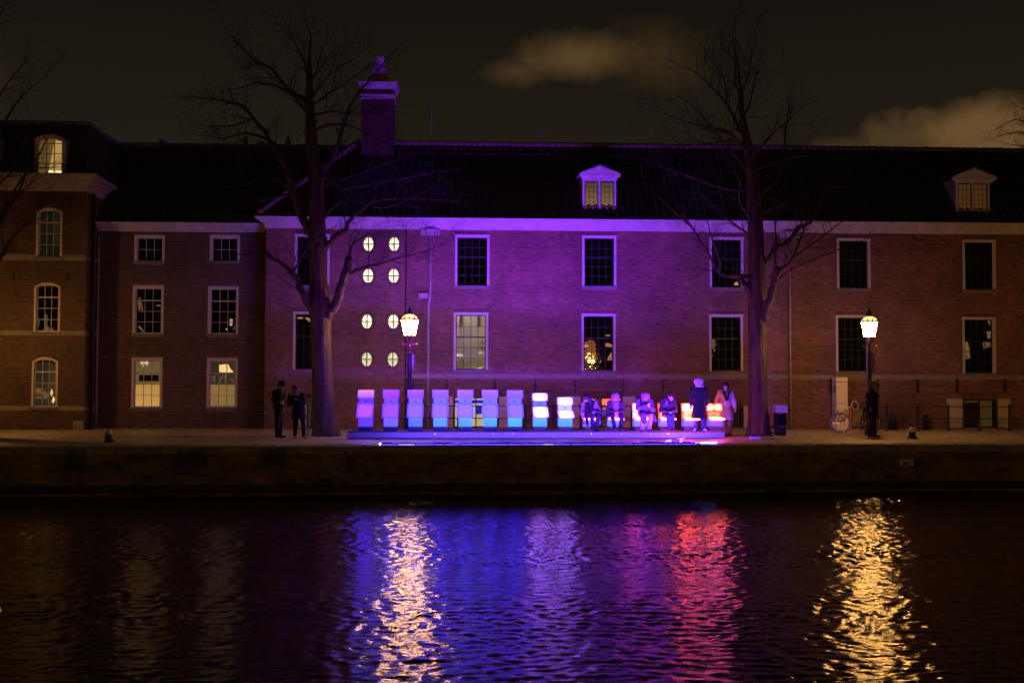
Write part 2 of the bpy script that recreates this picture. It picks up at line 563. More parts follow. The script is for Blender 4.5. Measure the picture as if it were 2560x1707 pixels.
wall = MB()
for a, b in zip(xs_[1:], xs_[2:-1]):
    wall.quad((a, edgeY(a) + .05, WZ - 1), (b, edgeY(b) + .05, WZ - 1), (b, edgeY(b) + .05, QZ - .02), (a, edgeY(a) + .05, QZ - .02))
qw = tag(wall.build('quay_wall', WALLM), kind='structure')
x = -24.0
i = 0
while x < 28:
    L = R.uniform(1.15, 1.35)
    c = MB()
    y0, y1 = edgeY(x), edgeY(x + L)
    dz = R.uniform(-.006, .006)
    c.hexa([(x+.006, y0, QZ-.22), (x+L-.006, y1, QZ-.22), (x+L-.006, y1+.54, QZ-.22), (x+.006, y0+.54, QZ-.22),
            (x+.006, y0, QZ+dz), (x+L-.006, y1, QZ+dz), (x+L-.006, y1+.54, QZ+dz), (x+.006, y0+.54, QZ+dz)])
    bevel(c.build('coping_stone', COPING, qw), .015)
    x += L
# masonry blocks of the wall below the coping and a wet timber rubbing strake
zt = QZ - .235
for (za, zb, pr, mt_) in ((zt - .27, zt, .03, WALLM), (zt - .55, zt - .285, .025, WALLM), (zt - .80, zt - .565, .05, WALLM)):
    x = -24.0 + R.uniform(0, .8)
    while x < 28:
        L = R.uniform(1.6, 2.6)
        c = MB()
        p = pr + R.uniform(-.008, .008)
        ya, yb = edgeY(x) + .06, edgeY(x + L) + .06
        c.hexa([(x+.008, ya-p, za), (x+L-.008, yb-p, za), (x+L-.008, yb, za), (x+.008, ya, za), (x+.008, ya-p, zb), (x+L-.008, yb-p, zb), (x+L-.008, yb, zb), (x+.008, ya, zb)])
        c.build('stone_block', mt_, qw)
        x += L
x = -24.0
while x < 28:
    L = R.uniform(3.5, 4.5)
    c = MB()
    ya, yb = edgeY(x), edgeY(x + L)
    za, zb = zt - 1.02, zt - .82
    c.hexa([(x+.01, ya-.10, za), (x+L-.01, yb-.10, za), (x+L-.01, yb+.05, za), (x+.01, ya+.05, za), (x+.01, ya-.10, zb), (x+L-.01, yb-.10, zb), (x+L-.01, yb+.05, zb), (x+.01, ya+.05, zb)])
    c.build('timber', TIMBER, qw)
    x += L

# water: a fine sheet of real ripples
rs = np.random.RandomState(4)
X0, X1, Y0, Y1 = -17.0, 19.0, 10.0, 34.3
nx, ny = 620, 720
gx = np.linspace(X0, X1, nx); gy = Y0 + (Y1 - Y0) * np.linspace(0, 1, ny) ** 1.15
GX, GY = np.meshgrid(gx, gy)
H = np.zeros_like(GX)
GXw = GX + .25 * np.sin(GY * .9 + GX * .4) + .12 * np.sin(GY * 2.3 - GX * 1.1)
GYw = GY + .22 * np.sin(GX * .7 + GY * .35) + .10 * np.sin(GX * 1.9 + 1.3)
NW = 110
for i in range(NW):
    lam = .115 * (8.0 ** rs.rand())
    th = rs.randn() * .55 if i % 2 else math.pi / 2 + rs.randn() * .6
    k = 2 * math.pi / lam
    sl = (.0265 if i % 2 else .0205) * (1.25 if lam < .25 else (.8 if lam < .4 else .16))
    H += sl / k * np.sin(k * (GXw * math.cos(th) + GYw * math.sin(th)) + rs.rand() * 6.283)
patch = .75 + .35 * np.sin(GX * .31 + GY * .22 + 1) * np.sin(GY * .41 - GX * .17) + .2 * np.sin(GY * 1.3 + .6 * np.sin(GX * .5))
edge_fade = np.clip(np.minimum(np.minimum(GX - X0, X1 - GX), np.minimum(GY - Y0, Y1 - GY)) / .4, 0, 1)
H = H * np.clip(patch, .35, 1.4) * edge_fade
V = np.stack([GX.ravel(), GY.ravel(), (H + WZ).ravel()], 1)
idx = np.arange(nx * ny).reshape(ny, nx)
Q = np.stack([idx[:-1, :-1].ravel(), idx[:-1, 1:].ravel(), idx[1:, 1:].ravel(), idx[1:, :-1].ravel()], 1)
# flat apron outside the rippled part
ap = np.array([(-200, -60, WZ), (200, -60, WZ), (200, Y0, WZ), (-200, Y0, WZ), (-200, Y1, WZ), (X0, Y0, WZ), (X0, Y1, WZ), (X1, Y0, WZ), (X1, Y1, WZ), (200, Y1, WZ)], dtype=float)
n0 = len(V)
V = np.concatenate([V, ap])
Q = np.concatenate([Q, np.array([(0, 1, 2, 3), (3, 5, 6, 4), (7, 2, 9, 8)]) + n0])
me = bpy.data.meshes.new('water')
me.vertices.add(len(V)); me.vertices.foreach_set('co', V.astype(np.float32).ravel())
me.loops.add(len(Q) * 4); me.loops.foreach_set('vertex_index', Q.astype(np.int32).ravel())
me.polygons.add(len(Q)); me.polygons.foreach_set('loop_start', np.arange(0, len(Q) * 4, 4, dtype=np.int32))
me.polygons.foreach_set('use_smooth', np.ones(len(Q), dtype=bool))
me.update(calc_edges=True)
WATER = mat('canal water', (.006, .006, .004), .085, 0, spec=.5)
WATER.node_tree.nodes['Principled BSDF'].inputs['IOR'].default_value = 1.33
n_, l_ = WATER.node_tree.nodes, WATER.node_tree.links
z_ = n_.new('ShaderNodeTexNoise'); z_.inputs['Scale'].default_value = 15; z_.inputs['Detail'].default_value = 4
mp_ = n_.new('ShaderNodeMapping'); mp_.inputs['Scale'].default_value = (.6, 1.6, 1); l_.new(n_['Texture Coordinate'].outputs['Object'], mp_.inputs[0]); l_.new(mp_.outputs[0], z_.inputs['Vector'])
b_ = n_.new('ShaderNodeBump'); b_.inputs['Strength'].default_value = .38; b_.inputs['Distance'].default_value = .02
l_.new(z_.outputs[0], b_.inputs['Height']); l_.new(b_.outputs[0], n_['Principled BSDF'].inputs['Normal'])
me.materials.append(WATER)
wo = bpy.data.objects.new('water', me)
link(wo); tag(wo, kind='structure')

# ================================================================== main building
XM0 = P(661, 1000, YM).x
XM1 = 27.5
EZ0 = P(1300, 576, YM).z           # underside of the cornice
EZ1 = P(1300, 551, YM).z + .02
main = thing('museum_building', 'long brick building with white cornice, oval lit windows and chimney behind the glowing chairs', 'building', (XM0, YM, 0))

UP = [(1045, 1124, 656), (1337, 1416, 657), (1630, 1708, 660), (1922, 2000, 662), (2210, 2289, 665), (678, 755, 655)]
LO = [(1042, 1121, 849), (1335, 1415, 851), (1629, 1707, 852), (1920, 1998, 853), (2210, 2289, 857), (674, 751, 848)]
pu = win_proto(1.275, 1.88, 4, 5, split=2)
pl = win_proto(1.275, 2.11, 4, 5, split=2)
ops, rects, sold, wins = [], [], [], []
for tb, pr in ((UP, pu), (LO, pl)):
    for (a, b, vb) in tb:
        cx, z = cx_z(a * K, b * K, vb * K, YM)
        hw = pr['w'] / 2
        r = (cx - hw - .004, cx + hw + .004, z, z + pr['h'] + .004)
        rects.append(r); ops.append(('r', r[0] - .006, r[1] + .006, r[2] - .1, r[3] + .02))
        sold.append((r[0] - .03, r[1] + .03, r[3] + .02, r[3] + .16))
        ops.append(('r', r[0] - .03, r[1] + .03, r[3] + .02, r[3] + .16))
        wins.append((pr, cx, z))
# two more bays beyond the frame
for tb, pr in ((UP, pu), (LO, pl)):
    z = [q[2] for q in wins if q[0] is pr][4]
    cx = [q[1] for q in wins if q[0] is pr][4] + 4.75
    r = (cx - pr['w'] / 2 - .004, cx + pr['w'] / 2 + .004, z, z + pr['h'] + .004)
    rects.append(r); ops.append(('r', r[0], r[1], r[2] - .1, r[3] + .16)); sold.append((r[0] - .03, r[1] + .03, r[3] + .02, r[3] + .16)); wins.append((pr, cx, z))
OV = []
for (u, v) in [(846, 560), (905, 560), (845, 633), (904, 633), (842.5, 738), (903, 738), (842, 825), (902, 825)]:
    p = P(u * K, v * K, YM)
    OV.append((p.x, p.z))
ORX, ORZ = .215, .290
for x, z in OV:
    ops.append(('e', x, z, ORX + .115, ORZ + .115))
    rects.append((x - ORX - .02, x + ORX + .02, z - ORZ - .02, z + ORZ + .02))
# cellar openings (u0,u1,top,bottom) in photo pixels
CEL = [(1134, 1246, 992), (1453, 1556, 992), (1834, 1858, 1016), (2406, 2494, 998), (2128, 2168, 1016), (768, 781, 1008)]
celr = []
for (a, b, vt) in CEL:
    p, q = P(a, vt, YM), P(b, 1070, YM)
    r = (p.x, q.x, .06, p.z)
    celr.append(r); rects.append(r); ops.append(('r', r[0], r[1], -1, r[3] + .24)); sold.append((r[0] - .05, r[1] + .05, r[3] + .005, r[3] + .24))
    ops.append(('r', r[0] - .05, r[1] + .05, r[3] + .005, r[3] + .24))
# stone band below the lower windows
bz = P(1500, 940, YM).z
bandx0 = P(1012, 940, YM).x
ops.append(('r', bandx0, XM1, bz - .075, bz + .075))
data = brick_wall(main, XM0, XM1, .02, EZ0, YM, ops, BRICK, seed=11, extra=sold)
one = data[3]
for x, z in OV:                    # radial ring of bricks round each oval
    for k in range(30):
        a0, a1 = 2 * math.pi * (k + .09) / 30, 2 * math.pi * (k + .91) / 30
        g_ = R.uniform(.55, 1.1)
        V_, F_, T_ = data[0], data[1], data[2]
        i = len(V_)
        for y in (YM, YM - .015):
            for (a, q) in ((a0, .012), (a1, .012), (a1, .11), (a0, .11)):
                V_.append((x + (ORX + q) * math.cos(a), y, z + (ORZ + q) * math.sin(a)))
        F_.extend([(i+4, i+5, i+6, i+7), (i, i+1, i+5, i+4), (i+1, i+2, i+6, i+5), (i+2, i+3, i+7, i+6), (i+3, i, i+4, i+7)])
        T_.extend([(g_, g_ * .92, g_ * .9, 1)] * 5)
finish_bricks(main, data, BRICK)
ws = MB()
wall_sheet(ws, XM0, XM1, 0, EZ0, YM, rects)
for x, z in OV:                    # plate that turns the rectangular hole into an oval one
    n = 40
    for k in range(n):
        a0, a1 = 2 * math.pi * k / n, 2 * math.pi * (k + 1) / n
        def rim(a):
            c, s_ = math.cos(a), math.sin(a)
            t = min((ORX + .02) / abs(c) if abs(c) > 1e-6 else 9, (ORZ + .02) / abs(s_) if abs(s_) > 1e-6 else 9)
            return (x + c * t, YM + .0005, z + s_ * t)
        i0 = (x + ORX * math.cos(a0), YM + .0005, z + ORZ * math.sin(a0)); i1 = (x + ORX * math.cos(a1), YM + .0005, z + ORZ * math.sin(a1))
        ws.quad(i0, rim(a0), rim(a1), i1)
        ws.quad(i0, i1, (i1[0], YM + .17, i1[2]), (i0[0], YM + .17, i0[2]))
ws.box(XM0, XM0 + .02, YM + .001, YM + 6.6, 0, EZ0)
ws.box(XM0 + .03, XM1, YM + 6.58, YM + 6.6, 0, EZ0)
ws.box(XM1 - .02, XM1, YM + .001, YM + 6.57, 0, EZ0)
ws.build('wall', MORTAR, main)
iw = MB(); iw.box(XM0 + .05, XM1 - .05, YM + 2.2, YM + 2.25, 0, EZ0 - .05); iw.box(XM0 + .05, XM1 - .05, YM + .32, YM + 2.19, 4.68, 4.76)
iw.build('interior_wall', mat('dark interior', (.02, .018, .015), .9, .2), main)
for k, (pr, cx, z) in enumerate(wins): place_window(main, pr, cx, z, YM)
b = MB(); x = bandx0
while x < XM1:
    L = R.uniform(1.0, 1.6)
    b = MB(); b.box(x + .004, min(x + L, XM1) - .004, YM - .022 - R.uniform(0, .004), YM, bz - .07, bz + .07)
    hit = [r for r in rects if r[0] < x + L and r[1] > x and r[2] - .1 < bz + .07 < r[3]]
    b.build('stone_band', STONE, main)
    x += L

# round lit windows
OVL = [glowpanel('lit oval glass', (1, .74, .42), (1, .90, .66), 1.25, 1.9, 'noise'), glowpanel('lit oval glass dim', (.9, .74, .36), (1, .95, .66), .72, .92, 'noise')]
for q in OVL: q.node_tree.nodes['Noise Texture'].inputs['Scale'].default_value = 5
fr = MB()
for k in range(40):
    a0, a1 = 2 * math.pi * k / 40, 2 * math.pi * (k + 1) / 40
    p = [(r_ * math.cos(a) , y, rz_ * math.sin(a)) for y in (.07, .15) for a, r_, rz_ in ((a0, ORX - .032, ORZ - .032), (a1, ORX - .032, ORZ - .032), (a1, ORX, ORZ), (a0, ORX, ORZ))]
    fr.add(p, [(0, 1, 2, 3), (0, 4, 5, 1), (4, 7, 6, 5)])
fr.box(-.019, .019, .08, .15, -ORZ + .02, ORZ - .02); fr.box(-ORX + .02, ORX - .02, .082, .148, -.017, .017)
fme = fr.mesh('oval_window', mat('oval frame', (.05, .04, .035), .5, .1))
gl = MB(); gl.add([(ORX * math.cos(2*math.pi*k/40), .155, ORZ * math.sin(2*math.pi*k/40)) for k in range(40)], [tuple(range(40))])
for i, (x, z) in enumerate(OV):
    o = inst('oval_window', fme, main, Vector((x, YM, z)) - OFF[main.name])
    gm = gl.mesh('pane', OVL[0 if i < 6 else 1])
    inst('pane', gm, o)

# cornice: stepped mouldings, one run per building
def cornice(parent, x0, x1, Y, z0, z1, mt, name='cornice', right_end=False):
    c = MB(); h = z1 - z0
    for (pr, a, b) in ((.05, 0, .34), (.10, .34, .46), (.16, .46, .62), (.24, .62, .80), (.34, .80, .93), (.38, .93, 1.0)):
        c.box(x0 - (pr if name else 0), x1 + (pr if right_end else 0), Y - pr, Y + .05, z0 + h * a, z0 + h * b - .002)
    return c.build(name, mt, parent)
cornice(main, XM0, XM1, YM, EZ0, EZ1, TRIM)

# tiled roof
def pan_roof(mb, x0f, x1, y0, z0, y1, z1, pitch=.26, row=.34, amp=.030):
    L = math.hypot(y1 - y0, z1 - z0)
    n = max(2, int(L / row))
    ny_, nz_ = -(z1 - z0) / L, (y1 - y0) / L
    xa = min(x0f(0), x0f(1))
    m_ = int((x1 - xa) / pitch * 6)
    for r in range(n):
        t0, t1 = r / n, (r + 1) / n
        b = len(mb.v)
        for t, lift in ((t0, .035), (t1, .0)):
            lo = x0f(t)
            for i in range(m_ + 1):
                x_ = max(lo, xa + (x1 - xa) * i / m_)
                ph = (xa + (x1 - xa) * i / m_) / pitch * 2 * math.pi
                h = amp * (math.sin(ph) + .35 * math.sin(2 * ph + .8)) + lift
                mb.v.append((x_, y0 + (y1 - y0) * t + ny_ * h, z0 + (z1 - z0) * t + nz_ * h))
        for i in range(m_):
            mb.f.append((b + i, b + i + 1, b + m_ + 2 + i, b + m_ + 1 + i))
        if r:
            pass
RY0, RZ0 = YM - .30, EZ1 + .03
RR = 3.42
RY1, RZ1 = RY0 + RR, RZ0 + RR
hipx = lambda t: XM0 - .3 + RR * t
rf = MB(); pan_roof(rf, hipx, XM1, RY0, RZ0, RY1, RZ1)
roof = rf.build('roof', TILE, main, True, kind='stuff')
bk = MB()
bk.quad((XM0 - .3, RY0, RZ0 - .03), (XM0 - .3, RY1 + RR, RZ0 - .03), (XM0 - .3 + RR, RY1, RZ1 - .03))
bk.quad((XM0 - .3 + RR, RY1, RZ1 - .02), (XM0 - .3, RY1 + RR, RZ0 - .03), (XM1, RY1 + RR, RZ0 - .03), (XM1, RY1, RZ1 - .02))
bk.build('rear_slope', TILE, main)
# ridge and hip tiles, one by one
rt_ = MB(); rt_.tube([(0, 0, 0), (.27, 0, 0)], [.115, .135], 10)
rtm = rt_.mesh('ridge_tile', TILEB, True)
x = XM0 - .3 + RR
while x < XM1:
    o = inst('ridge_tile', rtm, main, Vector((x, RY1, RZ1 + .01 + R.uniform(-.008, .008))) - OFF[main.name]); x += .262
hv = Vector((RR, RR, RR)).normalized()
q = Vector((1, 0, 0)).rotation_difference(hv)
hl = math.sqrt(3) * RR
s_ = .1
while s_ < hl - .2:
    o = inst('hip_tile', rtm, main, Vector((XM0 - .3, RY0, RZ0 + .06)) + hv * s_ - OFF[main.name])
    o.rotation_mode = 'QUATERNION'; o.rotation_quaternion = q; s_ += .265

# chimney with cap and cone
CHY = RY1 - .05
p0, p1 = P(830 * K, 340 * K, CHY - .6), P(904 * K, 340 * K, CHY - .6)
cz = lambda v: P(866 * K, v * K, CHY - .6).z
cxx = (p0.x + p1.x) / 2; ch = (p1.x - p0.x) / 2
CHB = mat('chimney brick', (.040, .022, .006), .85, .25, 5)
PLAST = mat('chimney plaster', (.34, .29, .26), .8, .22, 5, .2)
OCHRE = mat('ochre plaster', (.60, .36, .08), .85, .2, 5, .2)
ck = MB(); ck.box(cxx - ch, cxx + ch, CHY - .6, CHY + .55, RZ1 - 1.2, cz(228))
chim = ck.build('chimney', CHB, main)
def ring(z0, z1, pr, mt_, nm):
    b = MB(); b.box(cxx - ch - pr, cxx + ch + pr, CHY - .6 - pr, CHY + .55 + pr, z0, z1); b.build(nm, mt_, chim)
ring(cz(228) + .002, cz(217), .04, PLAST, 'band'); ring(cz(217) + .002, cz(205), .0, CHB, 'neck')
b = MB(); z0_, z1_ = cz(205) + .002, cz(190)
A, Bq = .06, .15
b.hexa([(cxx-ch-A, CHY-.6-A, z0_), (cxx+ch+A, CHY-.6-A, z0_), (cxx+ch+A, CHY+.55+A, z0_), (cxx-ch-A, CHY+.55+A, z0_),
        (cxx-ch-Bq, CHY-.6-Bq, z1_), (cxx+ch+Bq, CHY-.6-Bq, z1_), (cxx+ch+Bq, CHY+.55+Bq, z1_), (cxx-ch-Bq, CHY+.55+Bq, z1_)])
b.build('cap', PLAST, chim)
def sq(z, hx): return [(cxx + hx * a + .03, CHY - .03 + hx * c, z) for a, c in ((-1, -1), (1, -1), (1, 1), (-1, 1))]
b = MB(); b.hexa(sq(cz(190) + .002, .47) + sq(cz(168), .34)); b.build('cone_base', OCHRE, chim)
b = MB(); b.hexa(sq(cz(168) + .002, .335) + sq(cz(143), .17)); b.build('cone', PLAST, chim)
b = MB(); b.lathe([(.16, cz(143) + .002), (.185, cz(138)), (.20, cz(130)), (.195, cz(124)), (.15, cz(120)), (.01, cz(119.5))], (cxx + .03, CHY - .03, 0), 14); b.build('pot', PLAST, chim, True)

# dormers
def dormer(u0, u1, vb, vt, pv, pu0, pu1, vtop, glow, Yd):
    a, b_ = P(u0, vb, Yd), P(u1, vt, Yd)
    x0, x1, z0, z1 = a.x, b_.x, a.z, b_.z
    zc, zp = P(u0, pv, Yd).z, P((u0 + u1) / 2, vtop, Yd).z
    px0, px1 = P(pu0, pv, Yd).x, P(pu1, pv, Yd).x
    dep = lambda z: RY0 + (z - RZ0)
    f = MB(); mid = (x0 + x1) / 2; t = .075
    f.box(x0, x0 + t, Yd - .03, Yd + .05, z0, z1); f.box(x1 - t, x1, Yd - .03, Yd + .05, z0, z1); f.box(mid - .04, mid + .04, Yd - .03, Yd + .05, z0, z1)
    f.box(x0, x1, Yd - .035, Yd + .05, z1 + .001, zc - .16); f.box(px0 + .1, px1 - .1, Yd - .08, Yd + .05, zc - .159, zc - .08); f.box(px0, px1, Yd - .14, Yd + .05, zc - .079, zc)
    f.box(x0 - .03, x1 + .03, Yd - .06, Yd + .05, z0 - .07, z0 - .001)
    d = f.build('dormer', TRIM, main)
    for xa, xb in ((x0, x0 + .05), (x1 - .05, x1)):
        body = MB(); body.add([(xa, Yd + .06, z0 - .1), (xb, Yd + .06, z0 - .1), (xb, Yd + .06, zc), (xa, Yd + .06, zc), (xa, dep(zc) + .2, zc), (xb, dep(zc) + .2, zc)],
                 [(0, 1, 2, 3), (0, 3, 4), (1, 5, 2), (3, 2, 5, 4), (0, 4, 5, 1)])
        body.build('cheek', LEAD, d)
    g_ = MB(); xm = (px0 + px1) / 2
    g_.prism([(px0, zc + .001), (px1, zc + .001), (px1, zc + .035), (xm, zp), (px0, zc + .035)], Yd - .12, Yd - .04)
    g_.build('pediment', TRIM, d)
    r_ = MB(); yb = dep(zp)
    for s0, s1 in ((px0, xm), (xm, px1)):
        za, zb = (zc, zp) if s0 == px0 else (zp, zc)
        r_.hexa([(s0, Yd - .15, za + .035), (s1, Yd - .15, zb + .035), (s1, yb + .5, zb + .035), (s0, yb + .5, za + .035), (s0, Yd - .15, za + .06), (s1, Yd - .15, zb + .06), (s1, yb + .5, zb + .06), (s0, yb + .5, za + .06)])
    r_.build('roof', LEAD, d)
    s = MB(); pn = MB()
    for (xa, xb) in ((x0 + t, mid - .04), (mid + .04, x1 - t)):
        s.box(xa, xa + .035, Yd, Yd + .04, z0, z1); s.box(xb - .035, xb, Yd, Yd + .04, z0, z1)
        s.box(xa + .035, xb - .035, Yd, Yd + .04, z0, z0 + .04); s.box(xa + .035, xb - .035, Yd, Yd + .04, z1 - .04, z1)
        for i in (1, 2): s.box(xa + .035 + (xb - xa - .07) * i / 3 - .007, xa + .035 + (xb - xa - .07) * i / 3 + .007, Yd + .005, Yd + .03, z0 + .04, z1 - .04)
        for i in range(1, 5): s.box(xa + .035, xb - .035, Yd + .006, Yd + .029, z0 + .04 + (z1 - z0 - .08) * i / 5 - .007, z0 + .04 + (z1 - z0 - .08) * i / 5 + .007)
        pn.box(xa + .03, xb - .03, Yd + .031, Yd + .036, z0 + .035, z1 - .035)
    s.build('sash', DARKG, d); pn.build('pane', GLASS, d)
    ap_ = MB()                    # wavy lead apron below the sill
    n = 14
    for k in range(n):
        xa, xb = x0 - .12 + (x1 - x0 + .24) * k / n, x0 - .12 + (x1 - x0 + .24) * (k + 1) / n
        wv = .02 * (k % 2)
        y_, z_ = Yd - .04, z0 - .072
        ap_.quad((xa, y_ - .28 + wv, z_ - .24 + wv), (xb, y_ - .28 + .02 - wv, z_ - .24 + .02 - wv), (xb, y_, z_), (xa, y_, z_))
    ap_.build('apron', mat('apron lead', (.17, .15, .11), .6, .3), d)
    k = MB(); k.box(x0 + .06, x1 - .06, Yd + .052, Yd + .06, z0 + .01, z1 - .01)
    k.build('lit_interior', glow, d)
DG1 = glowpanel('dormer room glow', (.62, .42, .17), (.15, .09, .05), .62, .8, 'grad')
DG2 = glowpanel('dormer room dim', (.40, .16, .03), (.12, .06, .025), .30, .7, 'noise')
YD = YM + .22
dormer(1338 * K, 1415 * K, 477 * K, 417 * K, 402 * K, 1330 * K, 1424 * K, 382 * K, DG1, YD)
dormer(2196 * K, 2272 * K, 482 * K, 422 * K, 409 * K, 2187 * K, 2285 * K, 388 * K, DG2, YD)

# downpipes
def downpipe(parent, u, vt, vb, Y, hopper=True, kink=None, r=.045):
    a, c = P(u, vt, Y), P(u, vb, Y)
    b = MB(); y = Y - .085
    x_ = c.x
    if kink:
        kz = P(u, kink, Y).z
        b.tube([(x_ + .06, y, a.z), (x_ + .06, y, kz + .14), (x_, y, kz - .14), (x_, y, .0)], r, 10)
    else:
        b.tube([(x_, y, a.z), (x_, y, 0)], r, 10)
    d = b.build('downpipe', PIPE, parent, True)
    for z in np.arange(.9, a.z - .4, 1.55):
        k = MB(); k.tube([(x_ + (.06 if kink and z > kz else 0), y, z), (x_ + (.06 if kink and z > kz else 0), y, z + .05)], r + .014, 10)
        k.box(x_ - .02, x_ + .02, y, Y, z + .005, z + .045); k.build('bracket', PIPE, d)
    if hopper:
        hx = x_ + (.06 if kink else 0)
        h = MB(); h.hexa([(hx-.13, y-.1, a.z-.08), (hx+.13, y-.1, a.z-.08), (hx+.13, Y-.012, a.z-.08), (hx-.13, Y-.012, a.z-.08), (hx-.17, y-.13, a.z+.16), (hx+.17, y-.13, a.z+.16), (hx+.17, Y-.012, a.z+.16), (hx-.17, Y-.012, a.z+.16)])
        h.box(hx - .36, hx - .172, y - .03, Y - .012, a.z - .06, a.z + .15); h.box(hx + .172, hx + .36, y - .03, Y - .012, a.z - .06, a.z + .15)
        h.box(hx - .13, hx - .08, y - .02, y + .03, a.z + .161, a.z + .36); h.box(hx + .08, hx + .13, y - .02, y + .03, a.z + .161, a.z + .36)
        h.build('hopper', PIPE, d)
    return d
dp = downpipe(main, 983 * K, 537 * K, 984 * K, YM, True, 690 * K)
h = MB(); p = P(980 * K, 684 * K, YM); h.box(p.x - .28, p.x + .06, YM - .2, YM - .02, p.z - .02, p.z + .16); h.build('lamp_bracket', PIPE, dp)
downpipe(main, 1815 * K, 543 * K, 984 * K, YM, True)
# seams of the stair bay, as narrow proud strips of brick edge
for u in (877, 932):
    a = P(u * K, 700 * K, YM)
    sm = MB(); sm.box(a.x - .02, a.x + .02, YM - .03, YM - .001, .1, EZ0 - .02); sm.build('corner_strip', BRICKL if u == 932 else PLAST, main) if u == 932 else None

# iron wall ties
def tie(parent, u, v0, v1, Y):
    a, b_ = P(u, v0, Y), P(u, v1, Y)
    t = MB(); t.box(a.x - .027, a.x + .027, Y - .05, Y - .012, b_.z, a.z); t.box(a.x - .05, a.x + .05, Y - .062, Y - .05, (a.z + b_.z) / 2 - .05, (a.z + b_.z) / 2 + .05)
    t.build('wall_tie', IRON, parent)
for u in (1034, 1117, 1237, 1338, 1438, 1558, 1657.5, 1874, 2075, 2193.5, 2293, 2392, 2511): tie(main, u, 947, 982, YM)

# cellar openings: dark frame, panels, shutters
LITROOM = emis('cellar room light', (.80, .66, .33), 1.0)
DIMROOM = emis('cellar room dim', (.45, .28, .07), .13)
for i, r in enumerate(celr):
    f = MB(); x0, x1, z0, z1 = r
    t = .055
    f.box(x0, x0 + t, YM + .02, YM + .12, z0, z1); f.box(x1 - t, x1, YM + .02, YM + .12, z0, z1); f.box(x0 + t, x1 - t, YM + .02, YM + .12, z1 - t, z1)
    n = 2 if x1 - x0 > .8 else 1
    for k in range(1, n + 1):
        if k < n + 0: f.box(x0 + (x1 - x0) * k / n - .02, x0 + (x1 - x0) * k / n + .02, YM + .03, YM + .11, z0, z1 - t)
    f.box(x0 + t, x1 - t, YM + .03, YM + .11, z0, z0 + t)
    c = f.build('cellar_window', DARKG, main)
    g_ = MB(); g_.box(x0 + t - .005, x1 - t + .005, YM + .07, YM + .075, z0 + t - .005, z1 - t + .005); g_.build('pane', GLASS, c)
    if i == 0:
        q_ = MB(); q_.box(x0 - .3, x1 + .5, YM + 1.2, YM + 1.22, z0, z1 + .2); q_.build('lit_interior', LITROOM, c)
        q_ = MB(); q_.box(x0 + .82, x0 + 1.06, YM + .5, YM + .54, .55, .88); q_.build('panel', IRON, c)
        q_ = MB(); q_.box(x0 + t, x1 - t, YM + .4, YM + .44, z1 - .24, z1 - .12); q_.build('beam', SHUTTER, c)
    else:
        q_ = MB(); q_.box(x0 + .02, x1 - .02, YM + .4, YM + .42, z0, z1); q_.build('lit_interior', DIMROOM if i != 2 else emis('cellar dark', (.2, .12, .03), .05), c)
        if i in (1, 3):
            q_ = MB(); q_.box(x0 + .2, x0 + .75, YM + .3, YM + .33, z0, z0 + .95); q_.build('panel', SHUTTER, c)
    def shutter(xa, xb):
        s = MB(); n = 6; zs = [z0 + (z1 + .02 - z0) * k / n for k in range(n + 1)]
        h_ = None
        s.box(xa, xb, YM - .045, YM - .014, z0, z1 + .02)
        h_ = s.build('shutter', SHUTTER, c)
        for k in range(n):
            q = MB(); q.box(xa + .004, xb - .004, YM - .062, YM - .046, zs[k] + .006, zs[k + 1] - .006)
            q.build('plank', SHUTTER, c)
    if i in (0, 1, 3):
        w_ = .60
        shutter(x0 - w_ - .02, x0 - .02); shutter(x1 + .02, x1 + w_ - .12)
    elif i == 4: shutter(x0 - .17, x0 - .01)
    elif i == 5: shutter(x1 + .02, x1 + .22); shutter(x0 - .3, x0 - .02)
    elif i == 2: shutter(x1 + .02, x1 + .16)
# lamps and rooms seen in the windows, plus glints and reflections painted as glow
def glint(parent, Y, shapes, mt, depth=.22, name='window_glow'):
    b = MB()
    for poly in shapes:
        pts = [P(u, v, Y + depth) for u, v in poly]
        b.prism([(p.x, p.z) for p in pts], Y + depth, Y + depth + .03)
    return b.build(name, mt, parent)
WARM = emis('painted warm reflection', (1, .50, .13), .55)  # lamp reflections in the panes painted as glow, no lamp inside
ORG = glowpanel('painted orange reflection', (.62, .20, .03), (.10, .02, .003), .95, .5, 'noise')  # reflection in the pane painted as a glowing shape, no lit room
ORG.node_tree.nodes['Noise Texture'].inputs['Scale'].default_value = 16
PALE = emis('painted pale reflection', (1, .74, .36), .75)  # pale specks of the pane's reflection painted as emission
PALE2 = glowpanel('plastic sheet glint', (.42, .26, .10), (.015, .011, .006), .75, 1, 'noise')  # glints on plastic put into the emission, no light source
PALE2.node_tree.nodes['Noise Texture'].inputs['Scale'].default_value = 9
def rot(poly): return poly
glint(main, YM, [[(1462, 856), (1462, 872), (1460, 898), (1489, 902), (1490, 866), (1486, 852), (1474, 849)][::-1]], ORG, .35)
glint(main, YM, [[(1459, 862), (1459, 867), (1470, 867), (1472, 863)], [(1474, 869), (1474, 871), (1477, 871), (1477, 869)], [(1485, 871), (1485, 873), (1488, 873), (1488, 871)]], PALE, .30)
glint(main, YM, [[(1512, 858), (1514, 866), (1530, 868), (1530, 862), (1520, 857)], [(1518, 898), (1519, 901), (1530, 900), (1528, 880)], [(1514, 837), (1514, 840), (1526, 840), (1524, 836)]], WARM, .45)
glint(main, YM, [[(1779, 846), (1780, 870), (1786, 880), (1791, 862), (1787, 845)], [(1778, 886), (1780, 892), (1784, 888)]], PALE2, .3)
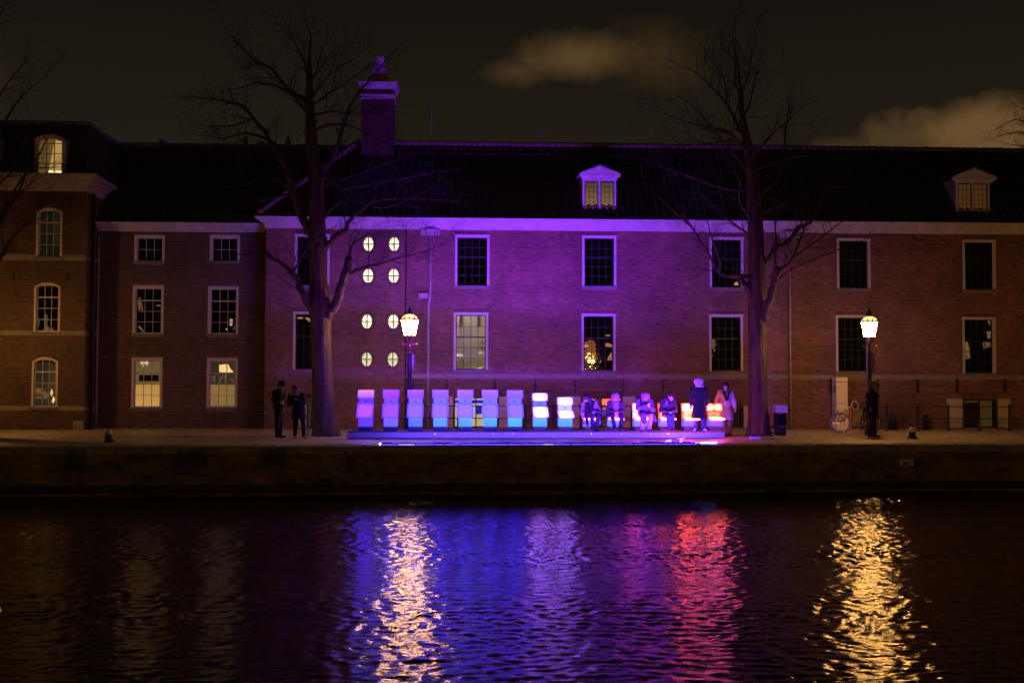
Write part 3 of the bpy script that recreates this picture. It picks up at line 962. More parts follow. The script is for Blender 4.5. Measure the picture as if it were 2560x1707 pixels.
glint(main, YM, [[(2413, 852), (2414, 898), (2425, 896), (2424, 874), (2419, 852)], [(2470, 800), (2472, 812), (2479, 812), (2479, 799)], [(2466, 828), (2470, 846), (2479, 846), (2479, 826)], [(2458, 856), (2459, 872), (2476, 866), (2474, 854)]], PALE2, .3)
glint(main, YM, [[(1838, 706), (1835, 713), (1846, 713), (1843, 704)]], emis('attic light', (1, .55, .12), .8), .3)
glint(main, YM, [[(743, 793), (744, 797), (757, 797), (756, 792)], [(764, 792), (764, 797), (775, 806), (775, 796)]], WARM, .3)
# the bright room behind the first lower window
wx, wz = wins[6][1], wins[6][2]
rm = MB(); x0, x1, y0, y1, z0, z1 = wx - 1.1, wx + 1.25, YM + .33, YM + 1.9, wz - .3, wz + 2.35
rm.quad((x0, y1, z0), (x1, y1, z0), (x1, y1, z1), (x0, y1, z1)); rm.quad((x0, y0, z0), (x0, y1, z0), (x0, y1, z1), (x0, y0, z1))
rm.quad((x1, y0, z0), (x1, y0, z1), (x1, y1, z1), (x1, y1, z0)); rm.quad((x0, y0, z1), (x0, y1, z1), (x1, y1, z1), (x1, y0, z1)); rm.quad((x0, y0, z0), (x1, y0, z0), (x1, y1, z0), (x0, y1, z0))
room = rm.build('gallery_room', mat('gallery paint', (.62, .62, .55), .8, .05), main)
b = MB(); b.box(wx - .42, wx - .3, y0 + .05, y1 - .01, wz + 1.72, wz + 2.0); b.box(wx + .25, wx + .37, y0 + .05, y1 - .01, wz + 1.72, wz + 2.0); b.build('beam', mat('beam paint', (.5, .47, .38), .8, .1), room)
b = MB(); b.box(x0 + .2, x1 - .2, y0 + .3, y0 + .5, z1 - .06, z1 - .03); b.build('ceiling_light', emis('gallery light', (1, .84, .48), 21), room)
b = MB(); b.box(wx - .6, wx - .42, y1 - .25, y1 - .02, z0, z1 - .05); b.build('column', mat('column paint', (.7, .64, .45), .8, .05), room)
def wtxt(body, size, mt, parent, x, y, z, name='lettering', ext=.003):
    cu = bpy.data.curves.new(name, 'FONT'); cu.body = body; cu.size = size; cu.extrude = ext; cu.align_x = 'LEFT'
    o = bpy.data.objects.new(name, cu)
    o.rotation_euler = (rad(90), 0, 0)
    COL.objects.link(o)
    dg = bpy.context.evaluated_depsgraph_get()
    me_ = bpy.data.meshes.new_from_object(o.evaluated_get(dg))
    bpy.data.objects.remove(o)
    me_.transform(Matrix.Rotation(rad(90), 4, 'X'))
    me_.materials.clear(); me_.materials.append(mt)
    q = bpy.data.objects.new(name, me_)
    q.location = Vector((x, y, z)) - OFF[parent.name]
    link(q, parent)
    return q
p = P(1203, 858, YM + .5)
wtxt('OU', .20, IRON, room, p.x, y1 - .02, p.z); wtxt('TH', .20, IRON, room, p.x, y1 - .02, p.z - .22)
glint(room, YM, [[(1141, 883), (1140, 890), (1150, 891), (1160, 889), (1152, 885)], [(1190, 921), (1192, 924), (1206, 920), (1205, 916)], [(1196, 880), (1196, 884), (1206, 883), (1205, 879)]], emis('glint on plastic', (1, .85, .5), 1.1), .36)  # glowing slivers painted as glints, not lamps

# ================================================================== middle house
XI0, XI1 = P(206, 1000, YI).x - .2, XM0 - .02
IZ0, IZ1 = P(450, 580, YI).z, P(450, 559, YI).z
midb = thing('brick_house', 'lower three storey brick house with white sash windows between corner house and long building', 'building', (XI0, YI, 0))
wm1 = win_proto((377-309)*K*YI/F*1.0, .98, 3, 2, fr=.085, y0=-.012, fmat=CREAM, white=True, cap=False, bar=.02)
wm2 = win_proto((374-305)*K*YI/F, 1.79, 3, [0, .245, .49, .735, 1], fr=.085, y0=-.012, fmat=CREAM, white=True, cap=False, split=2, bar=.02)
wm3 = win_proto((371-302)*K*YI/F, 1.84, 3, [0, .245, .49, .735, 1], fr=.085, y0=-.012, fmat=CREAM, white=True, cap=False, split=2, bar=.02)
ops, rects, ws_ = [], [], []
for pr, lst in ((wm1, [(309, 377, 600), (482, 550, 600)]), (wm2, [(305, 374, 766), (477, 547, 767)]), (wm3, [(302, 371, 936), (474, 545, 936)])):
    for a, b_, vb in lst:
        cx, z = cx_z(a * K, b_ * K, vb * K, YI)
        r = (cx - pr['w']/2 - .004, cx + pr['w']/2 + .004, z, z + pr['h'] + .004)
        rects.append(r); ops.append(('r', r[0] - .005, r[1] + .005, r[2] - .1, r[3] + .005)); ws_.append((pr, cx, z))
finish_bricks(midb, brick_wall(midb, XI0, XI1, .02, IZ0, YI, ops, BRICKL, seed=5), BRICKL)
s = MB(); wall_sheet(s, XI0, XI1, 0, IZ0, YI, rects); s.build('wall', MORTAR, midb)
s = MB(); s.box(XI0, XI1, YI + 1.8, YI + 1.85, 0, IZ0 - .05); s.box(XI0, XI1, YI + .32, YI + 1.79, 2.9, 2.98); s.box(XI0, XI1, YI + .32, YI + 1.79, 5.62, 5.70)
xm = (ws_[0][1] + ws_[1][1]) / 2; s.box(xm - .05, xm + .05, YI + .32, YI + 1.79, 0, IZ0 - .06)
s.build('interior_wall', mat('dark interior', (.03, .028, .02), .9, .2), midb)
for pr, cx, z in ws_: place_window(midb, pr, cx, z, YI)
cornice(midb, XI0 + .3, XI1 - .3, YI, IZ0, IZ1, TRIM)
gl_ = MB(); gl_.box(XI1 - .29, XI1, YI - .3, YI + .05, IZ0 + .02, IZ1 - .02); gl_.build('gutter_end', OCHRE, midb)
ry0, rz0 = YI - .3, IZ1 + .02; RI = 3.55
rf = MB(); pan_roof(rf, lambda t: XI0 - .1, XM0 + 5.5, ry0, rz0, ry0 + RI, rz0 + RI, pitch=.25, amp=.035); rf.build('roof', TILE, midb, True, kind='stuff')
x = XI0
while x < XM0 + 3.2:
    inst('ridge_tile', rtm, midb, Vector((x, ry0 + RI, rz0 + RI + .01 + R.uniform(-.01, .01))) - OFF[midb.name]); x += .262
bk = MB(); bk.quad((XI0, ry0 + RI, rz0 + RI - .03), (XI0, ry0 + 2 * RI, rz0 - .03), (XM0 + 5.5, ry0 + 2 * RI, rz0 - .03), (XM0 + 5.5, ry0 + RI, rz0 + RI - .03)); bk.build('rear_slope', TILE, midb)
dpm = downpipe(midb, 241, 590, 1070, YI, False)
for u, v in ((1410, 447), (613, 365), (720, 365)):
    pass
for u in (613, 720):                # pots on the ridge
    p = P(u, 375, ry0 + RI)
    b = MB(); b.lathe([(.12, -.05), (.12, .1), (.09, .14), (.10, .2), (.06, .28), (.055, .34), (.02, .38)], (p.x, ry0 + RI, rz0 + RI + .1), 10); b.build('roof_vent', LEAD, midb, True)
for u, ww in ((405, .16), (650, .14)):
    p = P(u, 375, ry0 + RI)
    b = MB(); b.lathe([(.05, -.05), (.05, .07), (ww, .08), (ww, .12), (.03, .16)], (p.x, ry0 + RI, rz0 + RI + .1), 10); b.build('roof_vent', LEAD, midb, True)
p = P(600, 375, ry0 + RI); b = MB(); b.tube([(p.x, ry0 + RI, rz0 + RI), (p.x, ry0 + RI, rz0 + RI + .5)], .02, 6); b.build('roof_pipe', OCHRE, midb)
# lit windows of the middle house
BL1 = glowpanel('blind glow', (.58, .33, .105), (.48, .26, .075), 1.6, 1.6, 'grad')
BL2 = glowpanel('net curtain glow', (.36, .21, .075), (.28, .17, .06), 1.2, 1.2, 'noise')
for (pr, cx, z), mt_ in zip(ws_[4:], (BL1, BL2)):
    b = MB(); b.box(cx - .46, cx + .46, YI + .17, YI + .18, z + .06, z + .86); b.build('blind', mt_, midb)
ROOMM = emis('room wall glow', (.28, .21, .09), .7)
for k in (4, 5):
    cx, z = ws_[k][1], ws_[k][2]
    b = MB(); b.box(cx - .9, cx + .9, YI + 1.2, YI + 1.22, z, z + 1.9); b.build('lit_interior', ROOMM if k == 4 else emis('room wall dim', (.2, .17, .09), .12), midb)
glint(midb, YI, [[(350, 904), (352, 910), (371, 910), (370, 903)], [(356, 911), (357, 917), (361, 912)], [(364, 911), (368, 916), (367, 911)]], emis('ceiling lamp', (1, .78, .42), 1.1), .4)
glint(midb, YI, [[(548, 912), (547, 930), (565, 931), (565, 910)], [(566, 912), (566, 931), (584, 930), (576, 922), (570, 910)]], emis('lamp shade', (1, .72, .33), 1.6), .4)
glint(midb, YI, [[(552, 938), (546, 958), (550, 959), (556, 940)], [(561, 936), (562, 957), (566, 957), (566, 936)], [(574, 948), (584, 956), (585, 952), (576, 944)], [(532, 940), (530, 950), (536, 958), (540, 938)]], emis('curtain folds', (.4, .33, .17), .30), .5)
b = MB(); cx, z = ws_[4][1], ws_[4][2]; b.box(cx - .45, cx + .28, YI + .6, YI + .64, z + .98, z + 1.22); b.build('shelf', IRON, midb)
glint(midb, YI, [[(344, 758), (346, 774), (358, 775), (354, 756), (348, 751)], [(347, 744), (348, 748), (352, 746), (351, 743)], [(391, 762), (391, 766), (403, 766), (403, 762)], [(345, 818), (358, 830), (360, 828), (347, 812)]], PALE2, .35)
glint(midb, YI, [[(575, 796), (574, 814), (580, 815), (582, 798)], [(563, 820), (566, 826), (570, 822)], [(585, 820), (582, 828), (588, 814)]], emis('painted inside glint', (1, .8, .5), .6), .35)  # glints in a dark window painted as glowing shapes, no lamp here

# ================================================================== corner house with mansard roof
XL1 = P(209, 1000, YL).x
XL0 = XL1 - 14
LZ0, LZ1 = P(110, 478, YL).z, P(110, 437, YL).z
LD = 4.6
leftb = thing('corner_house', 'tall brick corner house with arched windows, string courses and dark mansard roof', 'building', (XL1, YL, 0))
wl = win_proto(57 * K * YL / F + .02, 1.78, 3, [0, .25, .50, .745, 1], fr=.075, y0=.0, fmat=CREAM, white=True, cap=False, split=2, bar=.02, arch=.16)
ops, rects, ws_ = [], [], []
for (a, b_, vb) in ((84, 140, 590), (79, 135, 762), (72, 131, 934)):
    for dx in (0, -2.7, -5.4, -8.1):
        cx, z = cx_z(a * K, b_ * K, vb * K, YL); cx += dx
        hw = wl['w'] / 2
        rects.append((cx - hw - .003, cx + hw + .003, z, z + wl['h'] + .003))
        ops.append(('a', cx - hw - .004, cx + hw + .004, z - .1, z + wl['h'] - .16, z + wl['h'] + .02)); ws_.append((cx, z))
strz = [P(100, v * K, YL).z for v in (592, 765, 938)]
for z in strz: ops.append(('r', XL0, XL1, z - .07, z + .07))
finish_bricks(leftb, brick_wall(leftb, XL0, XL1, .02, LZ0, YL, ops, BRICKL, seed=3), BRICKL)
# return wall facing the middle house, courses turned the corner
s = MB(); wall_sheet(s, XL0, XL1, 0, LZ0, YL, rects)
s.quad((XL1, YL, 0), (XL1, YL + LD, 0), (XL1, YL + LD, LZ0), (XL1, YL, LZ0)); s.quad((XL0, YL + LD, 0), (XL0, YL + LD, LZ0), (XL1, YL + LD, LZ0), (XL1, YL + LD, 0)); s.quad((XL0, YL, 0), (XL0, YL, LZ0), (XL0, YL + LD, LZ0), (XL0, YL + LD, 0))
for (cx, z) in ws_:      # brick spandrels beside the arch heads
    hw, sp, tp = wl['w'] / 2, z + wl['h'] - .16, z + wl['h'] + .003
    n = 10
    for k in range(n):
        xa, xb = -hw + 2 * hw * k / n, -hw + 2 * hw * (k + 1) / n
        f_ = lambda q: sp + .16 * (1 - (q / hw) ** 2)
        s.quad((cx + xa, YL + .001, f_(xa)), (cx + xb, YL + .001, f_(xb)), (cx + xb, YL + .001, tp), (cx + xa, YL + .001, tp))
s.build('wall', MORTAR, leftb)
sb = MB(); rr = 0; zz = .02
rng = random.Random(8); V_, F_, T_ = [], [], []
while zz + .056 < LZ0:
    y = YL + .02 + (rr % 2) * .1
    while y < YL + LD - .02:
        ye = min(y + .195, YL + LD); i = len(V_); pr = XL1 + .01 + rng.uniform(-.004, .004)
        V_.extend([(XL1, y, zz + .005), (XL1, ye, zz + .005), (XL1, ye, zz + .051), (XL1, y, zz + .051), (pr, y, zz + .005), (pr, ye, zz + .005), (pr, ye, zz + .051), (pr, y, zz + .051)])
        F_.extend([(i+4, i+5, i+6, i+7), (i, i+1, i+5, i+4), (i+1, i+2, i+6, i+5), (i+2, i+3, i+7, i+6), (i+3, i, i+4, i+7)])
        g_ = rng.uniform(.6, 1.25); T_.extend([(g_, g_ * .95, g_ * .9, 1)] * 5)
        y += .205
    zz += .056; rr += 1
finish_bricks(leftb, (V_, F_, T_, None), BRICKL)
s = MB(); s.box(XL0, XL1 - .3, YL + 1.8, YL + 1.85, 0, LZ0); s.build('interior_wall', mat('dark interior', (.03, .028, .02), .9, .2), leftb)
for cx, z in ws_: place_window(leftb, wl, cx, z, YL)
for k, z in enumerate(strz):
    cxs = sorted([c for c, _ in ws_[4 * k:4 * k + 4]])
    edges = [XL0] + [v for c in cxs for v in (c - .5, c + .5)] + [XL1 + .025]
    for a, b_ in zip(edges[::2], edges[1::2]):
        q = MB(); q.box(a, b_, YL - .03, YL, z - .065, z + .065)
        if b_ > XL1: q.box(XL1, XL1 + .03, YL + .001, YL + LD, z - .065, z + .065)
        q.build('string_course', STONE, leftb)
c = MB(); h = LZ1 - LZ0
for (pr, a, b_) in ((.05, 0, .40), (.12, .40, .55), (.22, .55, .75), (.36, .75, .92), (.40, .92, 1)):
    c.box(XL0, XL1 + pr, YL - pr, YL + LD + pr, LZ0 + h * a, LZ0 + h * b_ - .002)
c.build('cornice', mat('cornice cream', (.40, .33, .28), .6, .1, 2), leftb)
mz1 = P(110, 313, YL + .6).z
mr = MB(); a0_, ins = .12, .95
mr.hexa([(XL0, YL - .05 + a0_, LZ1 + .002), (XL1 + .05 - a0_, YL - .05 + a0_, LZ1 + .002), (XL1 + .05 - a0_, YL + LD, LZ1 + .002), (XL0, YL + LD, LZ1 + .002),
         (XL0, YL + ins - .4, mz1), (XL1 - .15, YL + ins - .4, mz1), (XL1 - .15, YL + LD + .6, mz1), (XL0, YL + LD + .6, mz1)])
mr.build('mansard_roof', SLATE, leftb)
mr = MB(); mr.box(XL0, XL1 - .08, YL + ins - .5, YL + LD + .65, mz1 + .002, mz1 + .13); mr.build('roof_edge', LEAD, leftb)
# the lit dormer and its dark neighbour
def arch_dormer(dx, lit):
    a, b_ = P(82 * K, 396 * K, YL + .05), P(152 * K, 396 * K, YL + .05)
    x0, x1, z0 = a.x + dx, b_.x + dx, LZ1 + .03
    zt_, zs_ = P(110 * K, 311 * K, YL + .05).z, P(110 * K, 322 * K, YL + .05).z
    n = 10; cxm = (x0 + x1) / 2; hw = (x1 - x0) / 2
    top = lambda x_, e=0: zs_ + (zt_ - zs_) * (1 - ((x_ - cxm) / hw) ** 2) + e
    f = MB(); Yd = YL - .09
    fw_ = .12
    f.box(x0, x0 + fw_, Yd, Yd + .1, z0, zs_); f.box(x1 - fw_, x1, Yd, Yd + .1, z0, zs_)
    for k in range(n):
        xa, xb = x0 + 2*hw*k/n, x0 + 2*hw*(k+1)/n
        f.hexa([(xa, Yd, top(xa) - .15), (xb, Yd, top(xb) - .15), (xb, Yd + .1, top(xb) - .15), (xa, Yd + .1, top(xa) - .15), (xa, Yd - .05, top(xa)), (xb, Yd - .05, top(xb)), (xb, Yd + 1.0, top(xb)), (xa, Yd + 1.0, top(xa))])
    d = f.build('dormer', mat('dormer cream', (.45, .38, .33), .6, .1), leftb)
    s = MB()
    s.box(x0 + .001, x0 + .04, Yd + .101, Yd + .9, z0, zs_); s.box(x1 - .04, x1 + .02, Yd + .101, Yd + .9, z0, zs_); s.build('cheek', LEAD, d)
    q = MB(); ix0, ix1 = x0 + fw_, x1 - fw_
    for i in (0, 1, 2, 3): xx = ix0 + (ix1 - ix0) * i / 3; q.box(xx - .015, xx + .015, Yd + .04, Yd + .07, z0, top(cxm) - .17)
    for i in range(4): zz_ = z0 + (zs_ - z0) * i / 3.4; q.box(ix0, ix1, Yd + .041, Yd + .069, zz_ - .012, zz_ + .012)
    q.build('sash', CREAM, d)
    g_ = MB(); g_.box(ix0, ix1, Yd + .072, Yd + .078, z0, zs_ + .05); g_.build('pane', GLASS, d)
    if lit:
        g_ = MB(); g_.box(ix0, ix1, Yd + .102, Yd + .106, z0, zs_ + .06); g_.build('curtain', emis('curtain glow', (.5, .30, .09), .42), d)
        g_ = MB(); xm_ = ix0 + (ix1 - ix0) * .40
        g_.prism([(xm_, z0), (ix1, z0), (ix1, zs_ + .02), (ix0 + (ix1 - ix0) * .66, zs_ + .02)], Yd + .094, Yd + .099); g_.build('lit_interior', emis('bright attic room', (1, .66, .22), .72), d)
        g_ = MB(); g_.box(xm_ + .02, ix1, Yd + .084, Yd + .09, z0 + .02, z0 + .12); g_.build('lamp_tube', emis('lamp tube', (1, .85, .5), 2), d)
    else:
        g_ = MB(); g_.box(ix0, ix1, Yd + .2, Yd + .22, z0, zs_ + .06); g_.build('curtain', SLATE, d)
arch_dormer(0, True); arch_dormer(-2.35, False)
s = MB(); a, b_ = P(72, 312, YL + .2), P(32, 432, YL + .2); s.tube([(a.x, YL + .45, a.z), (b_.x, YL - .03, b_.z)], .035, 6); s.build('roof_rail', LEAD, leftb)
for (u, v) in ((176, 500), (35, 690), (171, 690), (31, 876), (166, 876)): tie(leftb, u, v - 9, v + 9, YL)
for u in (55, 92, 142):
    for v in (688, 877):
        pass
# sparkles and plastic glints painted as glowing shapes in the lowest arched window
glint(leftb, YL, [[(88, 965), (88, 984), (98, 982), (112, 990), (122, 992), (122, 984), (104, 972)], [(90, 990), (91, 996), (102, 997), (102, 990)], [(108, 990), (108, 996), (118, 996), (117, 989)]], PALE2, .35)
glint(leftb, YL, [[(129, 972), (125, 984), (129, 990), (132, 982)], [(133, 990), (129, 1004), (133, 1008), (137, 998)]], emis('painted sparkle', (1, .75, .35), 1.5), .3)
glint(leftb, YL, [[(84, 905), (83, 1012), (141, 1012), (142, 905)]], emis('room wall faint', (.16, .15, .085), .18), .8)
glint(leftb, YL, [[(93, 790), (91, 812), (98, 816), (100, 800)], [(112, 780), (110, 822), (118, 826), (119, 790)], [(88, 800), (93, 822), (96, 820)]], emis('inside glint', (.3, .22, .1), .25), .4)
glint(leftb, YL, [[(96, 530), (96, 640), (150, 640), (150, 530)]], emis('night light', (.06, .085, .055), .12), .9)
# extra downpipe on the corner
b = MB(); p = P(222, 900, YL); b.tube([(XL1 + .1, YL + .5, LZ0), (XL1 + .1, YL + .5, 0)], .05, 8); b.build('downpipe', IRON, leftb, True)
b = MB(); b.box(XL1 - .35, XL1 + .015, YL - .04, YL, .02, .32); b.build('corner_stone', STONE, leftb)

# aerial mast and roof antenna of the long building
a = P(1079, 345, RY1 + .3); b = MB(); b.tube([(a.x, RY1 + .3, RZ1), (a.x, RY1 + .3, P(1079, 252, RY1 + .3).z)], .014, 5); b.build('roof_mast', LEAD, main)
a = P(1352, 346, RY1 + .2); b = MB(); b.tube([(a.x, RY1 + .2, RZ1), (a.x, RY1 + .2, a.z + .25)], .012, 5)
for k in range(4): b.tube([(a.x - .2 + k * .12, RY1 + .05, a.z + .2), (a.x - .2 + k * .12, RY1 + .35, a.z + .2)], .008, 4)
b.tube([(a.x - .25, RY1 + .2, a.z + .2), (a.x + .25, RY1 + .2, a.z + .2)], .01, 4); b.build('roof_antenna', LEAD, main)

# ================================================================== the light sculpture: platform, light bars, fifteen chairs
pa, pb = G(869, 1096.5, 0), G(1812, 1096.5, 0)
PX0, PX1 = pa.x, pb.x
plat = thing('platform', 'long low black platform that carries the row of glowing chairs', 'platform', (PX0, PF, 0))
PANELM = mat('platform front', (.30, .30, .36), .42, .08, 1.2, spec=.4)
DECK = mat('platform deck', (.05, .045, .045), .6, .3, 3)
b = MB(); b.box(PX0 + .01, PX1 - .01, PF + .022, PF + 1.75, .03, PZ - .02); b.build('base', BLACK, plat)
nx_ = 5
cuts = [PX0] + [G(u, 1096.5, 0).x for u in (1063, 1259, 1455, 1651)] + [PX1]
for a, c in zip(cuts, cuts[1:]):
    b = MB(); b.box(a + .003, c - .003, PF, PF + .02, .025, PZ - .022); bevel(b.build('front_panel', PANELM, plat), .004)
    b = MB()
    for t in (.12, .5, .88):
        b.lathe([(.009, 0), (.009, .004)], (0, 0, 0), 8)
        for i in range(len(b.v) - 16, len(b.v)):
            x_, y_, z_ = b.v[i]; b.v[i] = (a + (c - a) * t + x_, PF - z_ - .0005, PZ - .07 + y_)
    b.build('screw', mat('screw', (.8, .8, .8), .2, 0, metal=1), plat, kind='stuff')
    nb_ = 6
    for k in range(nb_):
        b = MB(); y0_, y1_ = PF - .012 + 1.77 * k / nb_, PF - .012 + 1.77 * (k + 1) / nb_
        b.box(a + .003, c - .003, y0_ + .003, y1_ - .003, PZ - .02 + .0005, PZ + R.uniform(-.001, .001)); b.build('deck_board', DECK, plat)

# light bars lying on the coping
GLOWV = emis('led strip lens', (.075, .04, 1.0), 3.2)
GLOWW = emis('led hot spot', (.25, .22, 1.0), 3)
def ledbar(a, c, label, hot):
    t = thing('led_bar', label, 'light bar', ((a.x + c.x) / 2, edgeY((a.x + c.x) / 2) + .06, QZ + .008), 'light bars on the coping')
    cu = MB(); cu.hexa([(a.x, edgeY(a.x) + .05, QZ + .008), (c.x, edgeY(c.x) + .05, QZ + .008), (c.x, edgeY(c.x) + .11, QZ + .008), (a.x, edgeY(a.x) + .11, QZ + .008),
                        (a.x, edgeY(a.x) + .05, QZ + .03), (c.x, edgeY(c.x) + .05, QZ + .03), (c.x, edgeY(c.x) + .095, QZ + .07), (a.x, edgeY(a.x) + .095, QZ + .07)])
    cu.build('housing', BLACK, t)
    x = a.x + .02
    sh = MB(); sy0, sy1 = edgeY(a.x) + WOFF, edgeY(c.x) + WOFF
    sh.hexa([(a.x, sy0 - .03, QZ + .002), (c.x, sy1 - .03, QZ + .002), (c.x, sy1 + .15, QZ + .002), (a.x, sy0 + .15, QZ + .002), (a.x, sy0 - .03, QZ + .035), (c.x, sy1 - .03, QZ + .035), (c.x, sy1 + .15, QZ + .035), (a.x, sy0 + .15, QZ + .035)])
    sh.hexa([(a.x, sy0 + .14, QZ + .036), (c.x, sy1 + .14, QZ + .036), (c.x, sy1 + .15, QZ + .036), (a.x, sy0 + .15, QZ + .036), (a.x, sy0 + .14, QZ + .045 + .0225), (c.x, sy1 + .14, QZ + .045 + .0225), (c.x, sy1 + .15, QZ + .045 + .0225), (a.x, sy0 + .15, QZ + .045 + .0225)])
    sh.build('added_shield', MATTBLACK, t)  # shield added to cut the wash light off the lower wall
    rr_ = random.Random(int(a.x * 100))
    while x < c.x - .04:
        L = rr_.uniform(.12, .5); x2 = min(c.x - .02, x + L)
        b = MB(); b.tube([(x, edgeY(x) + .048, QZ + .026), (x2, edgeY(x2) + .048, QZ + .026)], .011, 6)
        q = rr_.random()
        b.build('lens', GLOWW if q < hot else GLOWV, t)
        x = x2 + rr_.choice((.004, .004, .01, .03))
xs5 = [G(u, 1110, QZ + .03) for u in (955, 1112, 1270, 1428, 1586, 1742)]
names = ['first light bar on the coping, below the raised chairs by the big tree', 'light bar on the coping below the raised chairs and the lit cellar door',
         'light bar on the coping below the two white glowing chairs', 'light bar on the coping below the seated people in white', 'light bar on the coping below the puffy coat and the red chairs']
for i in range(5): ledbar(xs5[i], xs5[i + 1], names[i], (.30, .10, .12, .08, .10)[i])
t = thing('flood_bar', 'short dazzling violet flood bar at the end of the light strip', 'light bar', (ra.x, edgeY(ra.x) + .1, QZ + .008))
b = MB(); b.box(ra.x, rb.x, edgeY(ra.x) + .08, edgeY(ra.x) + .18, QZ + .02, QZ + .10); b.build('housing', BLACK, t)
b = MB(); b.box(ra.x + .01, rb.x - .01, edgeY(ra.x) + .07, edgeY(ra.x) + .079, QZ + .03, QZ + .09); b.build('lens', emis('flood lens', (.35, .25, 1), 5), t)
b = MB(); b.ball((G(956, 1109, QZ).x, edgeY(G(956, 1109, QZ).x) + .04, QZ + .05), .028, 10); tag(b.build('led_spot', emis('spot lens', (.6, .5, 1), 9), None, True), 'small round violet spot light at the start of the light strip', 'light')

SHADEPLINTH = mat('shaded chair plinth', (.055, .040, .030), .6, .1)  # platform edge's shade on the plinth is put into this dark colour
def hx(c): return s2l(c)
# (photo x, seat rear height, back colour, box colour, seat colour, base colour, kind)
CH = [
 (914, .80, (250,150,160), (120,70,255), (196,85,232), (120,72,255), 'up'),
 (977, .80, (172,66,232), (138,96,255), (172,80,250), (138,116,255), 'up'),
 (1038.5, .80, (166,84,236), (142,122,255), (156,108,255), (98,138,255), 'up'),
 (1100.5, .80, (158,96,255), (130,130,255), (162,112,255), (88,182,255), 'up'),
 (1163, .80, (164,108,255), (130,134,255), (166,120,255), (74,194,252), 'up'),
 (1225, .80, (164,108,255), (128,134,255), (158,124,255), (74,196,252), 'up'),
 (1287.5, .79, (150,100,255), (118,135,255), (155,120,255), (68,212,246), 'up'),
 (1350, .71, (186,88,255), (90,138,255), (196,96,255), (64,200,255), 'mid'),
 (1413, .58, (235,130,255), (222,236,240), (235,120,250), (64,198,252), 'mid'),
 (1475, .39, (255,120,235), (255,190,235), (255,110,230), (128,140,255), 'pink'),
 (1537, .39, (255,110,225), (255,160,225), (255,110,220), (110,150,255), 'pink'),
 (1601, .39, (255,90,190), (255,190,215), (255,90,160), (112,150,255), 'pink2'),
 (1665.5, .39, (255,70,70), (255,190,120), (255,80,90), (140,140,255), 'hot'),
 (1724, .39, (255,52,40), (250,214,130), (255,60,50), (128,120,255), 'hot'),
 (1786, .39, (255,50,36), (238,205,125), (255,60,45), (122,88,255), 'hot2'),
]
LBL = ['raised glowing chair with a pale pink top panel beside the big tree trunk',
 'raised violet chair between the pink topped chair and the lamp post', 'raised violet chair standing right in front of the street lamp post',
 'raised violet chair with sky blue base just past the drainpipe', 'raised violet chair covering the first half of the bright cellar doorway',
 'raised violet chair in front of the far shutter of the bright doorway', 'raised violet chair with the greenest cyan base, beside the white glowing panels',
 'half lowered chair with two rounded white glowing panels over a cyan base', 'white glowing chair tilting down with pale box, beside the person in black scarf',
 'pink white chair under the long haired person with the black scarf', 'pink white chair under the person in the white hood',
 'white hot pink chair under the person in the puffy pale coat', 'orange and white chair under the capped person in jeans',
 'yellow glowing red edged chair behind the standing person in black', 'red edged chair with two bright spots at the platform end']
CY = PF + .62
def light_mat(key, col, gain, var='plain', core=None, cg=1.0):
    bb = lambda c: (c[0], c[1], c[2] * 9) if c[2] > .68 else c
    if gain < 1.05: col = bb(col)
    if core and cg < 1.05: core = bb(core)
    gain *= .86 if gain < 1.05 else 1; cg *= .86 if cg < 1.05 else 1
    c = tuple(q * gain for q in col)
    if var == 'plain':
        return glowpanel(key, tuple(q * .88 for q in col), col, gain, gain, 'noise')
    return glowpanel(key, col, core, gain, cg, var)
